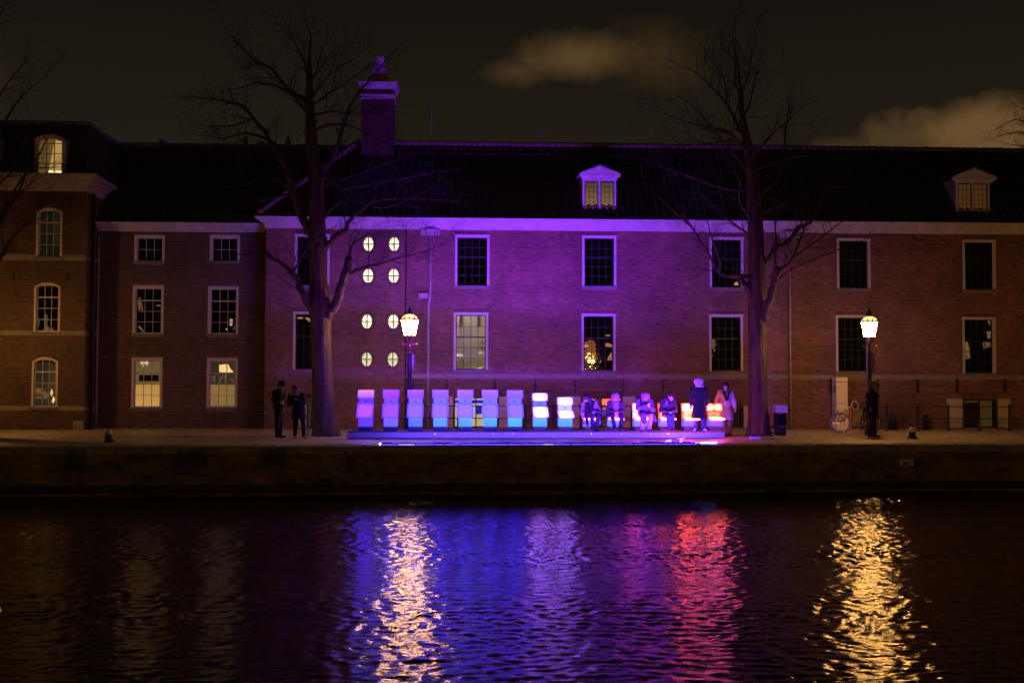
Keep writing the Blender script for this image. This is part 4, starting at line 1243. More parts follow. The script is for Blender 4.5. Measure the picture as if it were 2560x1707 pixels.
for i, (u, hz, cb, cx_, cs, cba, kind) in enumerate(CH):
    base = G(u, 1076, PZ - .02)
    X = P(u, 1060, CY).x
    ch = thing('chair', LBL[i], 'chair', (X, CY, PZ), 'glowing chairs on the platform')
    L = lambda mb, nm, mt_: mb.build(nm, mt_, ch, local=True)
    b = MB(); b.box(-.20, .20, -.14, .22, .002, .135); L(b, 'plinth', SHADEPLINTH)
    b = MB(); t_ = .0 if kind in ('up', 'mid') else .03
    zt_ = .415 if kind in ('up', 'mid') else .335
    b.hexa([(-.205 - t_, -.15 - t_, .136), (.205 + t_*.3, -.15 - t_, .136), (.205, .23, .136), (-.205, .23, .136), (-.205, -.15, zt_), (.205 + t_, -.15, zt_), (.205, .23, zt_), (-.205, .23, zt_)])
    bevel(L(b, 'base_box', light_mat('chair base glow', hx(cba), .92)), .01)
    # seat: a slab hinged so that its rear stands hz above the platform
    y0, z0 = -.46, (.415 if kind != 'mid' or hz > .65 else .40)
    if hz < .45: z0 = .34; 
    y1, z1 = (.0, hz) if hz > .45 else (.06, hz - .01)
    d = Vector((0, y1 - y0, z1 - z0)).normalized(); nrm = Vector((0, -d.z, d.y))
    th = .05
    A, B_ = Vector((0, y0, z0)), Vector((0, y1, z1))
    p4 = [A, A, B_, B_]; 
    b = MB(); hw = .245
    lo = [A, B_]; hi = [A + nrm * th, B_ + nrm * th]
    b.hexa([(-hw, lo[0].y, lo[0].z), (hw, lo[0].y, lo[0].z), (hw, lo[1].y, lo[1].z), (-hw, lo[1].y, lo[1].z), (-hw, hi[0].y, hi[0].z), (hw, hi[0].y, hi[0].z), (hw, hi[1].y, hi[1].z), (-hw, hi[1].y, hi[1].z)])
    if kind == 'up': ms = light_mat('chair seat glow', tuple(q * .72 for q in hx(cs)[:2]) + (hx(cs)[2],), .95, 'edge', tuple(min(1, q * 1.12 + .02) for q in hx(cs)), .95)
    elif kind == 'mid': ms = light_mat('chair seat glow', hx(cs), 1.0, 'edge', (.50, .15, 1.0), 14)
    elif kind == 'pink': ms = light_mat('chair seat glow', (1, .22, .85), 1.6, 'edge', (1, .08, .85), 24)
    elif kind == 'pink2': ms = light_mat('chair seat glow', (1, .12, .45), 2.2, 'edge', (1, .055, .75), 40)
    else: ms = light_mat('chair seat glow', (1, .05, .03), 3.2, 'edge', (1, .07, .026), 52)
    bevel(L(b, 'seat', ms), .008)
    # back: box with a grip slot, and the wider padless panel above it
    zb = hz + .015
    hb, hp = (.205, .25)
    if hz < .45: hb, hp = .19, .27
    b = MB(); b.box(-.205, .205, .06, .24, zb, zb + hb); 
    if kind in ('up', 'mid'): mbx = light_mat('chair box glow', hx(cx_), .95)
    elif kind == 'pink': mbx = light_mat('chair box glow', (1, .45, .85), 1.9)
    elif kind == 'pink2': mbx = light_mat('chair box glow', (1, .42, .6), 2.4)
    elif kind == 'hot': mbx = light_mat('chair box glow', (1, .10, .04), 1.8, 'edge', (1, .50, .17), 1.7)
    else: mbx = light_mat('chair box glow', (1, .05, .05), 1.5, 'edge', (1, .58, .20), .82)
    bx = bevel(L(b, 'back_box', mbx), .008)
    b = MB(); b.box(-.042, .042, .052, .0595, zb + hb * .42, zb + hb * .42 + .022); b.build('grip_slot', BLACK, ch, local=True)
    b = MB(); zc = zb + hb - .012
    b.hexa([(-.245, .0, zc), (.245, .0, zc), (.245, .058, zc), (-.245, .058, zc), (-.245, .09, zc + hp), (.245, .09, zc + hp), (.245, .15, zc + hp), (-.245, .15, zc + hp)])
    if i == 0: mp = light_mat('chair back glow', hx((205,95,236)), .95, 'grad', hx((255,160,150)), 1.0)
    elif kind == 'up': mp = light_mat('chair back glow', hx(cb), .95, 'grad', hx(tuple(min(255, q + d_) for q, d_ in zip(cb, (34, 24, 0)))), .95)
    elif kind == 'mid': mp = light_mat('chair back glow', hx(cb), 1.0, 'edge', (.50, .15, 1.0), 14)
    elif kind == 'pink': mp = light_mat('chair back glow', (1, .22, .85), 1.6, 'edge', (1, .08, .85), 24)
    elif kind == 'pink2': mp = light_mat('chair back glow', (1, .12, .45), 2.2, 'edge', (1, .055, .75), 40)
    elif kind == 'hot': mp = light_mat('chair back glow', (1, .045, .025), 3.2, 'edge', (1, .07, .026), 52)
    else: mp = light_mat('chair back glow', (1, .10, .035), 1.5, 'spots', (1, .08, .028), 38)
    bevel(L(b, 'backrest', mp), .008)
    b = MB()
    for fx in (-.205, .205):
        for t_ in (.14, .86):
            q_ = A.lerp(B_, t_) + nrm * (th + .003); b.box(fx - .007, fx + .007, q_.y - .007, q_.y + .007, q_.z - .004, q_.z + .007)
            yy_ = .09 * t_ - .004; b.box(fx - .007, fx + .007, yy_ - .004, yy_, zc + hp * t_ - .007, zc + hp * t_ + .007)
    b.build('fixing', LEAD, ch, local=True, kind='stuff')
    b = MB()
    for sx in (-.15, .12):
        b.box(sx, sx + .04, -.02, .10, hz + .0165, hz + .0225)
    b.build('hinge', mat('hinge steel', (.7, .7, .7), .25, 0, metal=1), ch, local=True)

# ================================================================== street lamps
LAMPM = mat('lamp post green black', (.030, .034, .030), .35, .15, 5, spec=.6)
BRASS = mat('lamp gold paint', (.42, .20, .10), .35, .1, metal=.6)
LGLASS = emis('lantern glass', (1, .48, .118), 140)
LTOP = emis('lantern roof glass', (1, .62, .20), 1.6)
def lamp(u, v, label):
    p = P(u, v, LAMPY)
    t = thing('street_lamp', label, 'street lamp', (p.x, LAMPY, 0), 'street lamps along the quay')
    b = MB(); b.lathe([(.19, 0), (.19, .1), (.15, .16), (.14, .55), (.16, .6), (.11, .68), (.085, .8), (.075, 1.6), (.066, 2.6), (.066, 2.66)], n=14); b.build('post', LAMPM, t, True, local=True)
    b = MB(); b.lathe([(.07, 2.661), (.10, 2.68), (.10, 2.70), (.06, 2.74), (.055, 2.92), (.075, 2.95), (.05, 2.99)], n=12); b.build('collar', BRASS, t, True, local=True)
    b = MB(); b.tube([(-.25, 0, 2.97), (-.22, 0, 2.94), (-.1, 0, 2.945), (.1, 0, 2.945), (.22, 0, 2.94), (.25, 0, 2.97)], .018, 8); b.build('ladder_bar', BRASS, t, True, local=True)
    b = MB()
    for k in range(4):
        a = math.pi / 4 + k * math.pi / 2
        c, s = math.cos(a), math.sin(a)
        b.tube([(.03 * c, .03 * s, 2.98), (.10 * c, .10 * s, 3.07), (.15 * c, .15 * s, 3.15), (.13 * c, .13 * s, 3.21), (.15 * c, .15 * s, 3.235)], .016, 6)
    b.build('bracket', BRASS, t, True, local=True)
    n = 6
    def hexr(r, z, ph=.26): return [(r * math.cos(ph + 2*math.pi*k/n), r * math.sin(ph + 2*math.pi*k/n), z) for k in range(n)]
    lo, hi = hexr(.185, 3.245), hexr(.285, 3.72)
    for k in range(n):
        q = MB(); q.quad(lo[k], lo[(k+1) % n], hi[(k+1) % n], hi[k]); q.build('glass_pane', LGLASS, t, local=True)
    f = MB()
    for k in range(n): f.tube([lo[k], hi[k]], .009, 4)
    f.lathe([(.20, 3.225), (.20, 3.243), (.12, 3.244)], n=12)
    f.build('lantern_frame', LAMPM, t, local=True)
    f = MB(); f.lathe([(.30, 3.721), (.32, 3.74), (.31, 3.76)], n=12)
    for k in range(12):
        a = 2 * math.pi * k / 12
        f.add([((.31) * math.cos(a - .1), .31 * math.sin(a - .1), 3.755), (.31 * math.cos(a + .1), .31 * math.sin(a + .1), 3.755), (.34 * math.cos(a), .34 * math.sin(a), 3.85)], [(0, 1, 2), (0, 2, 1)])
    f.build('crown', LAMPM, t, local=True)
    f = MB(); f.lathe([(.28, 3.762), (.20, 3.87), (.10, 3.92)], n=12); f.build('lantern_roof', LTOP, t, local=True)
    f = MB(); f.lathe([(.11, 3.921), (.12, 3.96), (.06, 4.0), (.09, 4.05), (.05, 4.08), (.03, 4.14), (.005, 4.2)], n=10); f.build('finial', LAMPM, t, True, local=True)
    f = MB(); f.box(.08, .15, -.03, .04, 2.28, 2.62); f.box(.095, .135, -.02, .03, 2.08, 2.279); f.build('control_box', PIPE, t, local=True)
    return t
lamp(941 * K, 830, 'lit crown topped street lamp behind the violet chairs, next to the oval windows')
lamp(1997 * K, 830, 'lit crown topped street lamp behind the red bicycle and the white column')
lamp(-150, 830, 'lit crown topped street lamp before the corner house, beyond the left edge')
b = MB()
for xa, xb in zip(xs_, xs_[1:]): b.quad((xa, -60, 0), (xb, -60, 0), (xb, .9, 0), (xa, .9, 0)); b.quad((xa, .9, -4), (xb, .9, -4), (xb, .9, 0), (xa, .9, 0))
tag(b.build('near_quay', PAVE), kind='structure')
for X_, lb_ in ((-9.8, 'lit street lamp on the near quay, reflected before the oval windows'), (3.6, 'lit street lamp on the near quay, just behind the viewpoint'), (10.4, 'lit street lamp on the near quay, mirrored in the window with painted orange reflection'), (23.2, 'lit street lamp on the near quay, furthest along past the viewpoint')):
    sv, LAMPY = LAMPY, -2.5
    def_u = None
    P_old = P
    P = lambda u, v, Y, X_=X_: Vector((X_, Y, 0))
    lamp(0, 0, lb_)
    P = P_old; LAMPY = sv
lamp(3330, 830, 'lit crown topped street lamp further along the quay, beyond the right edge')

# ================================================================== quay furniture
FY = 42.0
def fence(us, ends, label):
    pts = [P(u, 1075, FY).x for u in us]
    t = thing('railing', label, 'railing', (pts[0], FY, 0))
    for x in pts:
        b = MB(); b.lathe([(.075, 0), (.075, .05), (.055, .09), (.048, .5), (.042, .80), (.055, .82), (.055, .85), (.042, .87), (.05, .91), (.035, .95), (.005, .97)], (x, FY, 0), 10); b.build('post', IRON, t, True)
    xe = [P(u, 1075, FY).x for u in ends]
    for z in (.44, .88):
        b = MB(); b.tube([(xe[0], FY, z), (xe[1], FY, z)], .016, 6); b.build('rail', IRON, t, True)
fence((1033, 1146, 1312, 1385, 1452, 1580, 1697), (1000, 1705), 'black iron railing against the wall behind the glowing chairs')
fence((2218, 2294, 2371, 2448, 2524, 2600, 2676), (2212, 2690), 'black iron railing beyond the bicycle, before the shuttered cellar window')
for u, lb in ((2232, 'low dark kerb post behind the second railing, nearest its first post'), (2315, 'low dark kerb post behind the second railing, below a wall tie')):
    p = P(u, 1072, YM - .35)
    b = MB(); b.lathe([(.11, 0), (.11, .40), (.09, .52), (.03, .57)], (p.x, YM - .35, 0), 10); tag(b.build('kerb_post', IRON, None, True), lb, 'post')

BOLW = mat('bollard white paint', (.72, .66, .60), .3, .1, 8)
def bollard(u, v, label):
    p = G(u, v, -.03)
    t = thing('mooring_bollard', label, 'bollard', (p.x, p.y, p.z), 'mooring bollards on the quay edge')
    b = MB(); b.lathe([(.21, -.02), (.20, .02), (.15, .06), (.105, .14), (.10, .20), (.115, .235)], n=18); b.build('body', BLACK, t, True, local=True)
    b = MB(); b.lathe([(.118, .236), (.122, .27), (.118, .31), (.10, .35), (.06, .378), (.01, .386)], n=18); b.build('cap', BOLW, t, True, local=True)
bollard(271, 1106, 'white capped black mooring bollard in front of the brick house')
bollard(2281, 1099, 'white capped black mooring bollard beyond the bicycle, above the letter plate')

# letter plate on the quay wall
p0, p1 = P(2248.5, 1148, 36), P(2283, 1164, 36)
zz0, zz1 = None, None
d_ = ray(2265, 1156); yy = edgeY(17) ; 
kx = EYE.x + d_.x * (yy / d_.y); yy = edgeY(kx) + .004; 
q0, q1 = P(2248, 1164.5, yy), P(2283, 1148, yy)
kt = thing('letter_plate', 'small ochre plate with a black letter K on the quay wall', 'sign', ((q0.x + q1.x) / 2, yy, q0.z))
b = MB(); b.box(q0.x, q1.x, yy - .02, yy + .03, q0.z, q1.z); b.build('plate', mat('plate paint', (.86, .58, .20), .5, .12, 8), kt)
W_, H_ = q1.x - q0.x, q1.z - q0.z
kk = MB(); y0_, y1_ = yy - .0235, yy - .0205
def kr(a, b_, c, d): kk.box(q0.x + W_ * a, q0.x + W_ * b_, y0_, y1_, q0.z + H_ * c, q0.z + H_ * d)
def kp(pts): kk.prism([(q0.x + W_ * a, q0.z + H_ * c) for a, c in pts], y0_, y1_)
kr(.30, .43, .02, .60); kr(.21, .46, .601, .66); kr(.23, .50, -.0, .019)
kp([(.43, .20), (.50, .20), (.74, .60), (.66, .60)]); kr(.60, .80, .601, .66)
kp([(.50, .28), (.64, .02), (.80, .02), (.57, .36)])
kk.build('letter', BLACK, kt)
b = MB(); b.box(q0.x - .5, q1.x + .6, yy - .035, yy + .02, q0.z - .07, q0.z - .003); tag(b.build('wall_ledge', WALLM), 'narrow stone ledge on the quay wall under the letter plate', 'ledge')

# information column
ca = G(2092, 1075, 0); cy_ = ca.y
cw = P(2120, 1075, cy_).x - ca.x; chh = P(2092, 943, cy_).z
ic = thing('info_column', 'white square information column with black pixel pattern behind the bicycle', 'sign', (ca.x, cy_, 0))
ICM = mat('column white', (.84, .80, .82), .5, .05, 3)
b = MB(); b.box(ca.x, ca.x + cw, cy_, cy_ + .5, 0, chh); bevel(b.build('body', ICM, ic), .006)
INK = mat('print black', (.012, .012, .012), .6, 0); GREY = mat('print grey', (.25, .23, .24), .6, 0)
wtxt('Chairwave', .083, INK, ic, ca.x + .03, cy_ - .004, chh - .19)
for (a, w_, z, h_) in ((.04, .10, .36, .014), (.04, .04, .42, .014), (.04, .30, .96, .010), (.04, .24, 1.0, .010)):
    b = MB(); b.box(ca.x + a, ca.x + a + w_, cy_ - .003, cy_ - .0005, chh - z, chh - z + h_); b.build('text_line', GREY, ic)
rng = random.Random(12)
sq_ = [(.0, .62), (.06, .60), (.0, .55), (.07, .52), (.13, .545), (.19, .62), (.22, .56), (.29, .53), (.33, .60), (.36, .66), (.33, .72), (.27, .70), (.03, .70), (.10, .46), (.02, .42), (.17, .45), (.24, .44), (.30, .40), (.36, .46), (.05, .35), (.13, .33), (.21, .36), (.28, .32), (.08, .26), (.17, .25), (.25, .22)]
for a, z in sq_:
    b = MB(); s_ = .052; b.box(ca.x + a, min(ca.x + a + s_, ca.x + cw - .002), cy_ - .0045, cy_ - .001, z, z + s_); b.build('pixel_square', INK, ic)
for k in range(10):
    b = MB(); y = cy_ + rng.uniform(.05, .4); z = .25 + k * .055; b.box(ca.x - .004, ca.x - .001, y, y + .055, z, z + .05); b.build('pixel_square', INK, ic)
for k in range(7):
    b = MB(); b.box(ca.x - .003, ca.x - .001, cy_ + .16, cy_ + .30, 1.02 - k * .06, 1.035 - k * .06); b.build('text_line', GREY, ic)
b = MB(); b.box(ca.x - .003, ca.x - .001, cy_ + .05, cy_ + .35, chh - .19, chh - .165); b.build('text_line', INK, ic)
b = MB(); b.box(ca.x - .003, ca.x - .001, cy_ + .08, cy_ + .34, chh - .58, chh - .30); b.build('print_block', GREY, ic)

# equipment by the second tree
ea = G(1946, 1090, 0)
ey = ea.y
ew = P(1968, 1090, ey).x - ea.x
zt1, zm = P(1946, 1062, ey).z, P(1946, 1032, ey).z
zt2 = P(1946, 1013, ey).z
ex0 = ea.x - .02
t = thing('equipment_case', 'black equipment case at the foot of the second tree', 'case', (ex0, ey, 0))
b = MB(); b.box(ex0, ex0 + ew + .0, ey, ey + .42, .02, zt1); bevel(b.build('body', BLACK, t), .012)
for k in range(3):
    b = MB(); b.box(ex0 - .008, ex0 - .001, ey + .08, ey + .30, .12 + k * .09, .155 + k * .09); b.build('socket', mat('socket blue', (.12, .12, .2), .4, 0), t)
b = MB(); b.box(ex0 + .03, ex0 + ew - .03, ey - .006, ey - .001, zt1 - .06, zt1 - .03); b.build('lid_edge', LEAD, t)
t = thing('speaker_box', 'dark box stacked on the equipment case by the second tree', 'case', (ex0, ey, zt1))
b = MB(); b.box(ex0 - .01, ex0 + ew + .02, ey + .02, ey + .44, zt1 + .003, zm); bevel(b.build('body', FABBLACK, t), .012)
b = MB(); b.box(ex0 + .05, ex0 + .12, ey + .005, ey + .019, zm - .05, zm - .01); b.build('latch', BRASS, t)
t = thing('white_box', 'white plastic box on top of the stacked dark cases', 'box', (ex0, ey, zm))
b = MB(); b.box(ex0 - .03, ex0 + ew + .04, ey, ey + .46, zm + .003, zt2); bevel(b.build('body', mat('white plastic', (.66, .66, .68), .4, .04), t), .015)
b = MB(); b.box(ex0 - .034, ex0 - .031, ey + .14, ey + .22, zm + .06, zm + .17); b.build('mark', INK, t)
t = thing('junction_box', 'small flat white box on the pavement before the second tree', 'box', G(1876, 1097, 0))
p = G(1876, 1098, 0); b = MB(); b.box(p.x, p.x + .32, p.y, p.y + .2, 0, .085); bevel(b.build('body', mat('junction white', (.6, .58, .6), .5, .05), t), .008)
def cable(pts, label, r=.012, mt_=BLACK):
    q = [G(u, v, 0) for u, v in pts]
    zs = lambda p: p.z + r + .003 if p.y > FL else QZ + .02 + (p.y - edgeY(p.x) - .55) / (FL - edgeY(p.x) - .55) * (-QZ - .01) + r
    P3 = []
    for i in range(len(q) - 1):
        for k in range(6):
            s_ = q[i].lerp(q[i + 1], k / 6); s_.z = zs(s_) + .0; P3.append(s_)
    b = MB(); b.tube(P3, r, 6); tag(b.build('cable', mt_, None, True), label, 'cable')
cable([(1812, 1094), (1850, 1088), (1880, 1091), (1900, 1090), (1945, 1091)], 'black cable running from the platform end to the equipment case')
cable([(1905, 1095), (1940, 1099), (1948, 1106)], 'black cable trailing from the small white box to the quay edge', .010)
b = MB()
for k in range(4):
    pts = []
    for a in range(9):
        th = math.pi * a / 8
        pts.append((ex0 - .03 - .16 * math.sin(th) * (1 + .15 * k), ey + .05 + k * .09, .06 + .14 * (1 - math.cos(th)) ))
    b.tube(pts, .012, 5)
tag(b.build('cable_loops', BLACK, None, True), 'loops of black cable plugged into the equipment case', 'cable')
p = G(465, 1089, 0); b = MB(); b.add([(p.x - .1, p.y, .01), (p.x + .05, p.y - .05, .03), (p.x + .12, p.y + .05, .01), (p.x + .02, p.y + .1, .05), (p.x - .05, p.y + .12, .012)], [(0, 1, 3), (1, 2, 3), (0, 3, 4), (2, 4, 3), (0, 4, 2, 1)])
tag(b.build('paper_litter', WHITE), 'crumpled white paper lying on the pavement before the brick house', 'litter')

# ================================================================== bicycle
bl, br = G(2101, 1083, 0), G(2180, 1083, 0)
by = bl.y; rw = .345
x1_ = P(2101, 1057, by).x; x2_ = P(2178, 1057, by).x
bike = thing('bicycle', 'red step through city bicycle with violet lit front wheel leaning by the lamp', 'bicycle', ((x1_ + x2_) / 2, by, 0))
RED = mat('bike red paint', (.65, .02, .025), .3, .05, spec=.6)
TYRE = mat('tyre', (.02, .02, .022), .6, .1); TYREB = mat('pale blue tyre', (.22, .20, .26), .5, .1); CHROME = mat('chrome', (.7, .68, .65), .2, 0, metal=1)
def wheel(x, tm):
    b = MB(); n = 36
    b.tube([(x + rw * math.cos(2*math.pi*k/n), by, rw + .01 + rw * math.sin(2*math.pi*k/n)) for k in range(n + 1)], .026, 8, False); w_ = b.build('wheel', tm, bike, True)
    b = MB(); b.tube([(x + (rw-.035) * math.cos(2*math.pi*k/n), by, rw + .01 + (rw-.035) * math.sin(2*math.pi*k/n)) for k in range(n + 1)], .012, 6, False); b.build('rim', CHROME, w_, True)
    b = MB()
    for k in range(18):
        a = 2 * math.pi * k / 18; b.tube([(x, by + .03 * (-1) ** k, rw + .01), (x + (rw-.04) * math.cos(a), by, rw + .01 + (rw-.04) * math.sin(a))], .0035, 3, False)
    b.build('spoke', CHROME, w_, kind='stuff')
    b = MB(); b.tube([(x, by - .05, rw + .01), (x, by + .05, rw + .01)], .025, 8); b.build('hub', CHROME, w_, True)
wheel(x1_, TYREB); wheel(x2_, TYRE)
q_ = lambda u, v: P(u, v, by)
b = MB()
hd0, hd1 = q_(2122, 1033), q_(2131, 1012)
bb_ = q_(2147, 1064); st = q_(2163, 1032); ra_ = Vector((x2_, by, rw + .01))
for path, r_ in (([hd1, hd0], .022), ([hd1.lerp(hd0, .3), q_(2132, 1035), q_(2142, 1047), q_(2156, 1050)], .016), ([hd0, q_(2134, 1049), bb_], .018), ([bb_, q_(2155, 1050), st], .016), ([q_(2153, 1053), ra_], .010)): b.tube(path, r_, 8)
for s in (-.035, .035):
    b.tube([bb_ + Vector((0, s, 0)), ra_ + Vector((0, s, 0))], .011, 6); b.tube([st + Vector((0, s, -.05)), ra_ + Vector((0, s, 0))], .010, 6)
b.build('frame', RED, bike, True)
b = MB()
for s in (-.045, .045): b.tube([hd0 + Vector((0, s * .5, 0)), q_(2118, 1042) + Vector((0, s, 0)), Vector((x1_ + .03, by + s, rw + .03)), Vector((x1_, by + s, rw + .01))], .013, 6)
b.build('fork', RED, bike, True)
b = MB(); b.tube([hd1, q_(2134, 1001)], .013, 8)
for s in (-1, 1): b.tube([q_(2134, 1001), q_(2136, 999) + Vector((0, s * .12, 0)), q_(2145, 1000) + Vector((0, s * .26, 0)), q_(2157, 1004) + Vector((0, s * .29, 0))], .012, 8)
b.build('handlebar', CHROME, bike, True)
for s in (-1, 1):
    b = MB(); b.tube([q_(2149, 1001.5) + Vector((0, s * .275, 0)), q_(2158, 1004.5) + Vector((0, s * .292, 0))], .018, 8); b.build('grip', BLACK, bike, True)
b = MB(); b.tube([st, q_(2164, 1022)], .012, 8); b.caps(q_(2160, 1020) , q_(2176, 1019), .045, .075, 10); b.build('saddle', BLACK, bike, True)
for x, a0, a1 in ((x1_, 20, 150), (x2_, -5, 165)):
    b = MB(); n = 16
    for k in range(n):
        a, c = rad(a0 + (a1 - a0) * k / n), rad(a0 + (a1 - a0) * (k + 1) / n)
        rr_ = rw + .045
        b.hexa([(x + rr_*math.cos(a), by - .03, rw+.01 + rr_*math.sin(a)), (x + rr_*math.cos(c), by - .03, rw+.01 + rr_*math.sin(c)), (x + rr_*math.cos(c), by + .03, rw+.01 + rr_*math.sin(c)), (x + rr_*math.cos(a), by + .03, rw+.01 + rr_*math.sin(a)),
                (x + (rr_+.006)*math.cos(a), by - .03, rw+.01 + (rr_+.006)*math.sin(a)), (x + (rr_+.006)*math.cos(c), by - .03, rw+.01 + (rr_+.006)*math.sin(c)), (x + (rr_+.006)*math.cos(c), by + .03, rw+.01 + (rr_+.006)*math.sin(c)), (x + (rr_+.006)*math.cos(a), by + .03, rw+.01 + (rr_+.006)*math.sin(a))])
    b.build('mudguard', BLACK, bike)
b = MB(); b.tube([bb_ + Vector((0, -.07, 0)), bb_ + Vector((0, .07, 0))], .02, 8)
b.tube([bb_ + Vector((0, -.07, 0)), bb_ + Vector((-.09, -.07, -.14))], .011, 6); b.box(bb_.x - .13, bb_.x - .05, by - .17, by - .075, bb_.z - .155, bb_.z - .13)
b.tube([bb_ + Vector((0, .07, 0)), bb_ + Vector((.09, .07, .14))], .011, 6); b.build('crank', CHROME, bike, True)
b = MB(); n = 24; b.tube([(bb_.x + .09 * math.cos(2*math.pi*k/n), by - .055, bb_.z + .09 * math.sin(2*math.pi*k/n)) for k in range(n+1)], .012, 5, False); b.build('chainring', BLACK, bike, True)
b = MB(); b.tube([bb_ + Vector((.06, -.06, -.02)), (bb_.x + .03, by - .13, .01)], .011, 6); b.build('kickstand', BLACK, bike, True)
b = MB(); b.tube([q_(2172, 1030), q_(2192, 1031)], .02, 6)
for s in (-.06, .06): b.tube([(x2_ - .1, by + s, rw * 2 + .10), (x2_ + .22, by + s, rw * 2 + .10)], .008, 5); b.tube([(x2_ + .2, by + s, rw * 2 + .10), (x2_, by + s, rw)], .007, 5)
b.build('rack', BLACK, bike, True)
b = MB(); b.ball(tuple(q_(2135, 997)), .04, 8); b.build('bell', RED, bike, True)
b = MB(); n = 20; cc = q_(2136, 1012)
b.tube([(cc.x + .115 * math.cos(2*math.pi*k/n) + .02 * math.sin(4*math.pi*k/n), by - .06 + .03 * math.sin(2*math.pi*k/n), cc.z - .03 + .15 * math.sin(2*math.pi*k/n)) for k in range(n+1)], .014, 6, False)
tag(b.build('bicycle_lock', mat('lock pink', (.6, .38, .45), .4, .05), None, True), 'pink coiled cable lock hanging on the red bicycle handlebar', 'lock')

# ================================================================== weeds and fringe of grass on the quay edge
def blades(n, xa, xb, z, fn, seed, hmin, hmax, down=False):
    rng = random.Random(seed); b = MB()
    for _ in range(n):
        x = rng.uniform(xa, xb)
        if not fn(x, rng): continue
        h = rng.uniform(hmin, hmax); w_ = rng.uniform(.003, .008); dx = rng.gauss(0, .5) * h; a = rng.uniform(-1, 1) * w_
        if down:
            y = edgeY(x) - .01; dz = -h; yo = -.05 - rng.random() * .08
            z_ = z - rng.random() * .1
            b.add([(x - w_, y, z_), (x + w_, y, z_), (x + dx * .15 + w_ * .6, y + yo, z_ + dz * .5), (x + dx * .3, y + yo * .8, z_ + dz)], [(0, 1, 2), (0, 2, 3)])
        else:
            y = edgeY(x) + rng.uniform(.16, .34)
            b.add([(x - w_, y + a, z), (x + w_, y - a, z), (x + dx * .4 + w_ * .6, y, z + h * .6), (x + dx, y + rng.gauss(0, .3) * h, z + h)], [(0, 1, 2), (0, 2, 3)])
    return b
GRASS = mat('dry grass', (.30, .28, .16), .9, .3, 20)
clump = lambda x, rng: (math.sin(x * 3.1) + math.sin(x * 7.3 + 1) + math.sin(x * 17) * .8 + 1.2) > rng.random() * 2.2
b = blades(5200, G(962, 1110, QZ).x, G(1770, 1110, QZ).x, QZ, clump, 3, .02, .085); tag(b.build('grass_fringe', GRASS), 'fringe of short grass along the lit coping', 'grass', kind='stuff')
b = blades(900, G(0, 1116, QZ).x, G(960, 1112, QZ).x, QZ, clump, 4, .015, .05); tag(b.build('edge_grass', GRASS), 'sparse low grass along the coping before the houses', 'grass', kind='stuff')
b = blades(900, G(1780, 1112, QZ).x, G(2560, 1110, QZ).x, QZ, clump, 5, .015, .05); tag(b.build('edge_weeds', GRASS), 'sparse low weeds along the coping below the bicycle', 'grass', kind='stuff')
for (u0, u1, n, sd, lb) in ((190, 240, 60, 1, 'dry weeds hanging down the quay wall near the corner house'), (455, 530, 170, 2, 'thick dry weeds hanging down the quay wall before the brick house'), (660, 725, 130, 3, 'dry weeds hanging from the coping below the two standing people')):
    b = blades(n, G(u0, 1112, QZ).x, G(u1, 1112, QZ).x, QZ - .02, lambda x, r: True, sd, .15, .75, True); tag(b.build('hanging_weeds', GRASS), lb, 'weeds', kind='stuff')
rng = random.Random(77); b = MB()
for _ in range(420):
    x = rng.uniform(-20, 22); y = PF + rng.uniform(-.2, 6.8) if rng.random() < .6 else PF + 5.5 + rng.random() * 1.6
    s_ = rng.uniform(.03, .06); a = rng.random() * 6.28; c_, d_ = s_ * math.cos(a), s_ * math.sin(a)
    if PX0 - .1 < x < PX1 + .1 and y < PF + 1.9: continue
    b.add([(x - c_, y - d_, .006), (x + d_ * .6, y - c_ * .6, .01), (x + c_, y + d_, .012 + s_ * .4), (x - d_ * .6, y + c_ * .6, .008)], [(0, 1, 2, 3)])
tag(b.build('fallen_leaves', mat('dead leaf', (.16, .09, .04), .8, .4, 9)), 'scattered dead leaves on the quay pavement', 'leaves', kind='stuff')
def weed(u, h, label):
    x = G(u, 1110, QZ).x; y = edgeY(x) + .25; rng = random.Random(int(u)); b = MB()
    for k in range(9):
        a = rng.gauss(0, .35); q = MB()
        b.tube([(x, y, QZ), (x + a * h * .4, y + rng.gauss(0, .03), QZ + h * .6), (x + a * h, y + rng.gauss(0, .04), QZ + h * rng.uniform(.8, 1))], [.006, .004, .002], 4)
        for j in range(3):
            c = (x + a * h * rng.uniform(.4, 1), y, QZ + h * rng.uniform(.6, 1)); s_ = .03
            b.add([(c[0] - s_, c[1], c[2]), (c[0], c[1] - .01, c[2] - .01), (c[0] + s_, c[1], c[2] + .015), (c[0], c[1] + .01, c[2] + .02)], [(0, 1, 2, 3)])
    tag(b.build('weed', GRASS), label, 'plant')
weed(1699, .24, 'small wilting weed lit violet at the end of the light strip'); weed(1668, .13, 'tiny thin weed lit violet below the capped seated person')

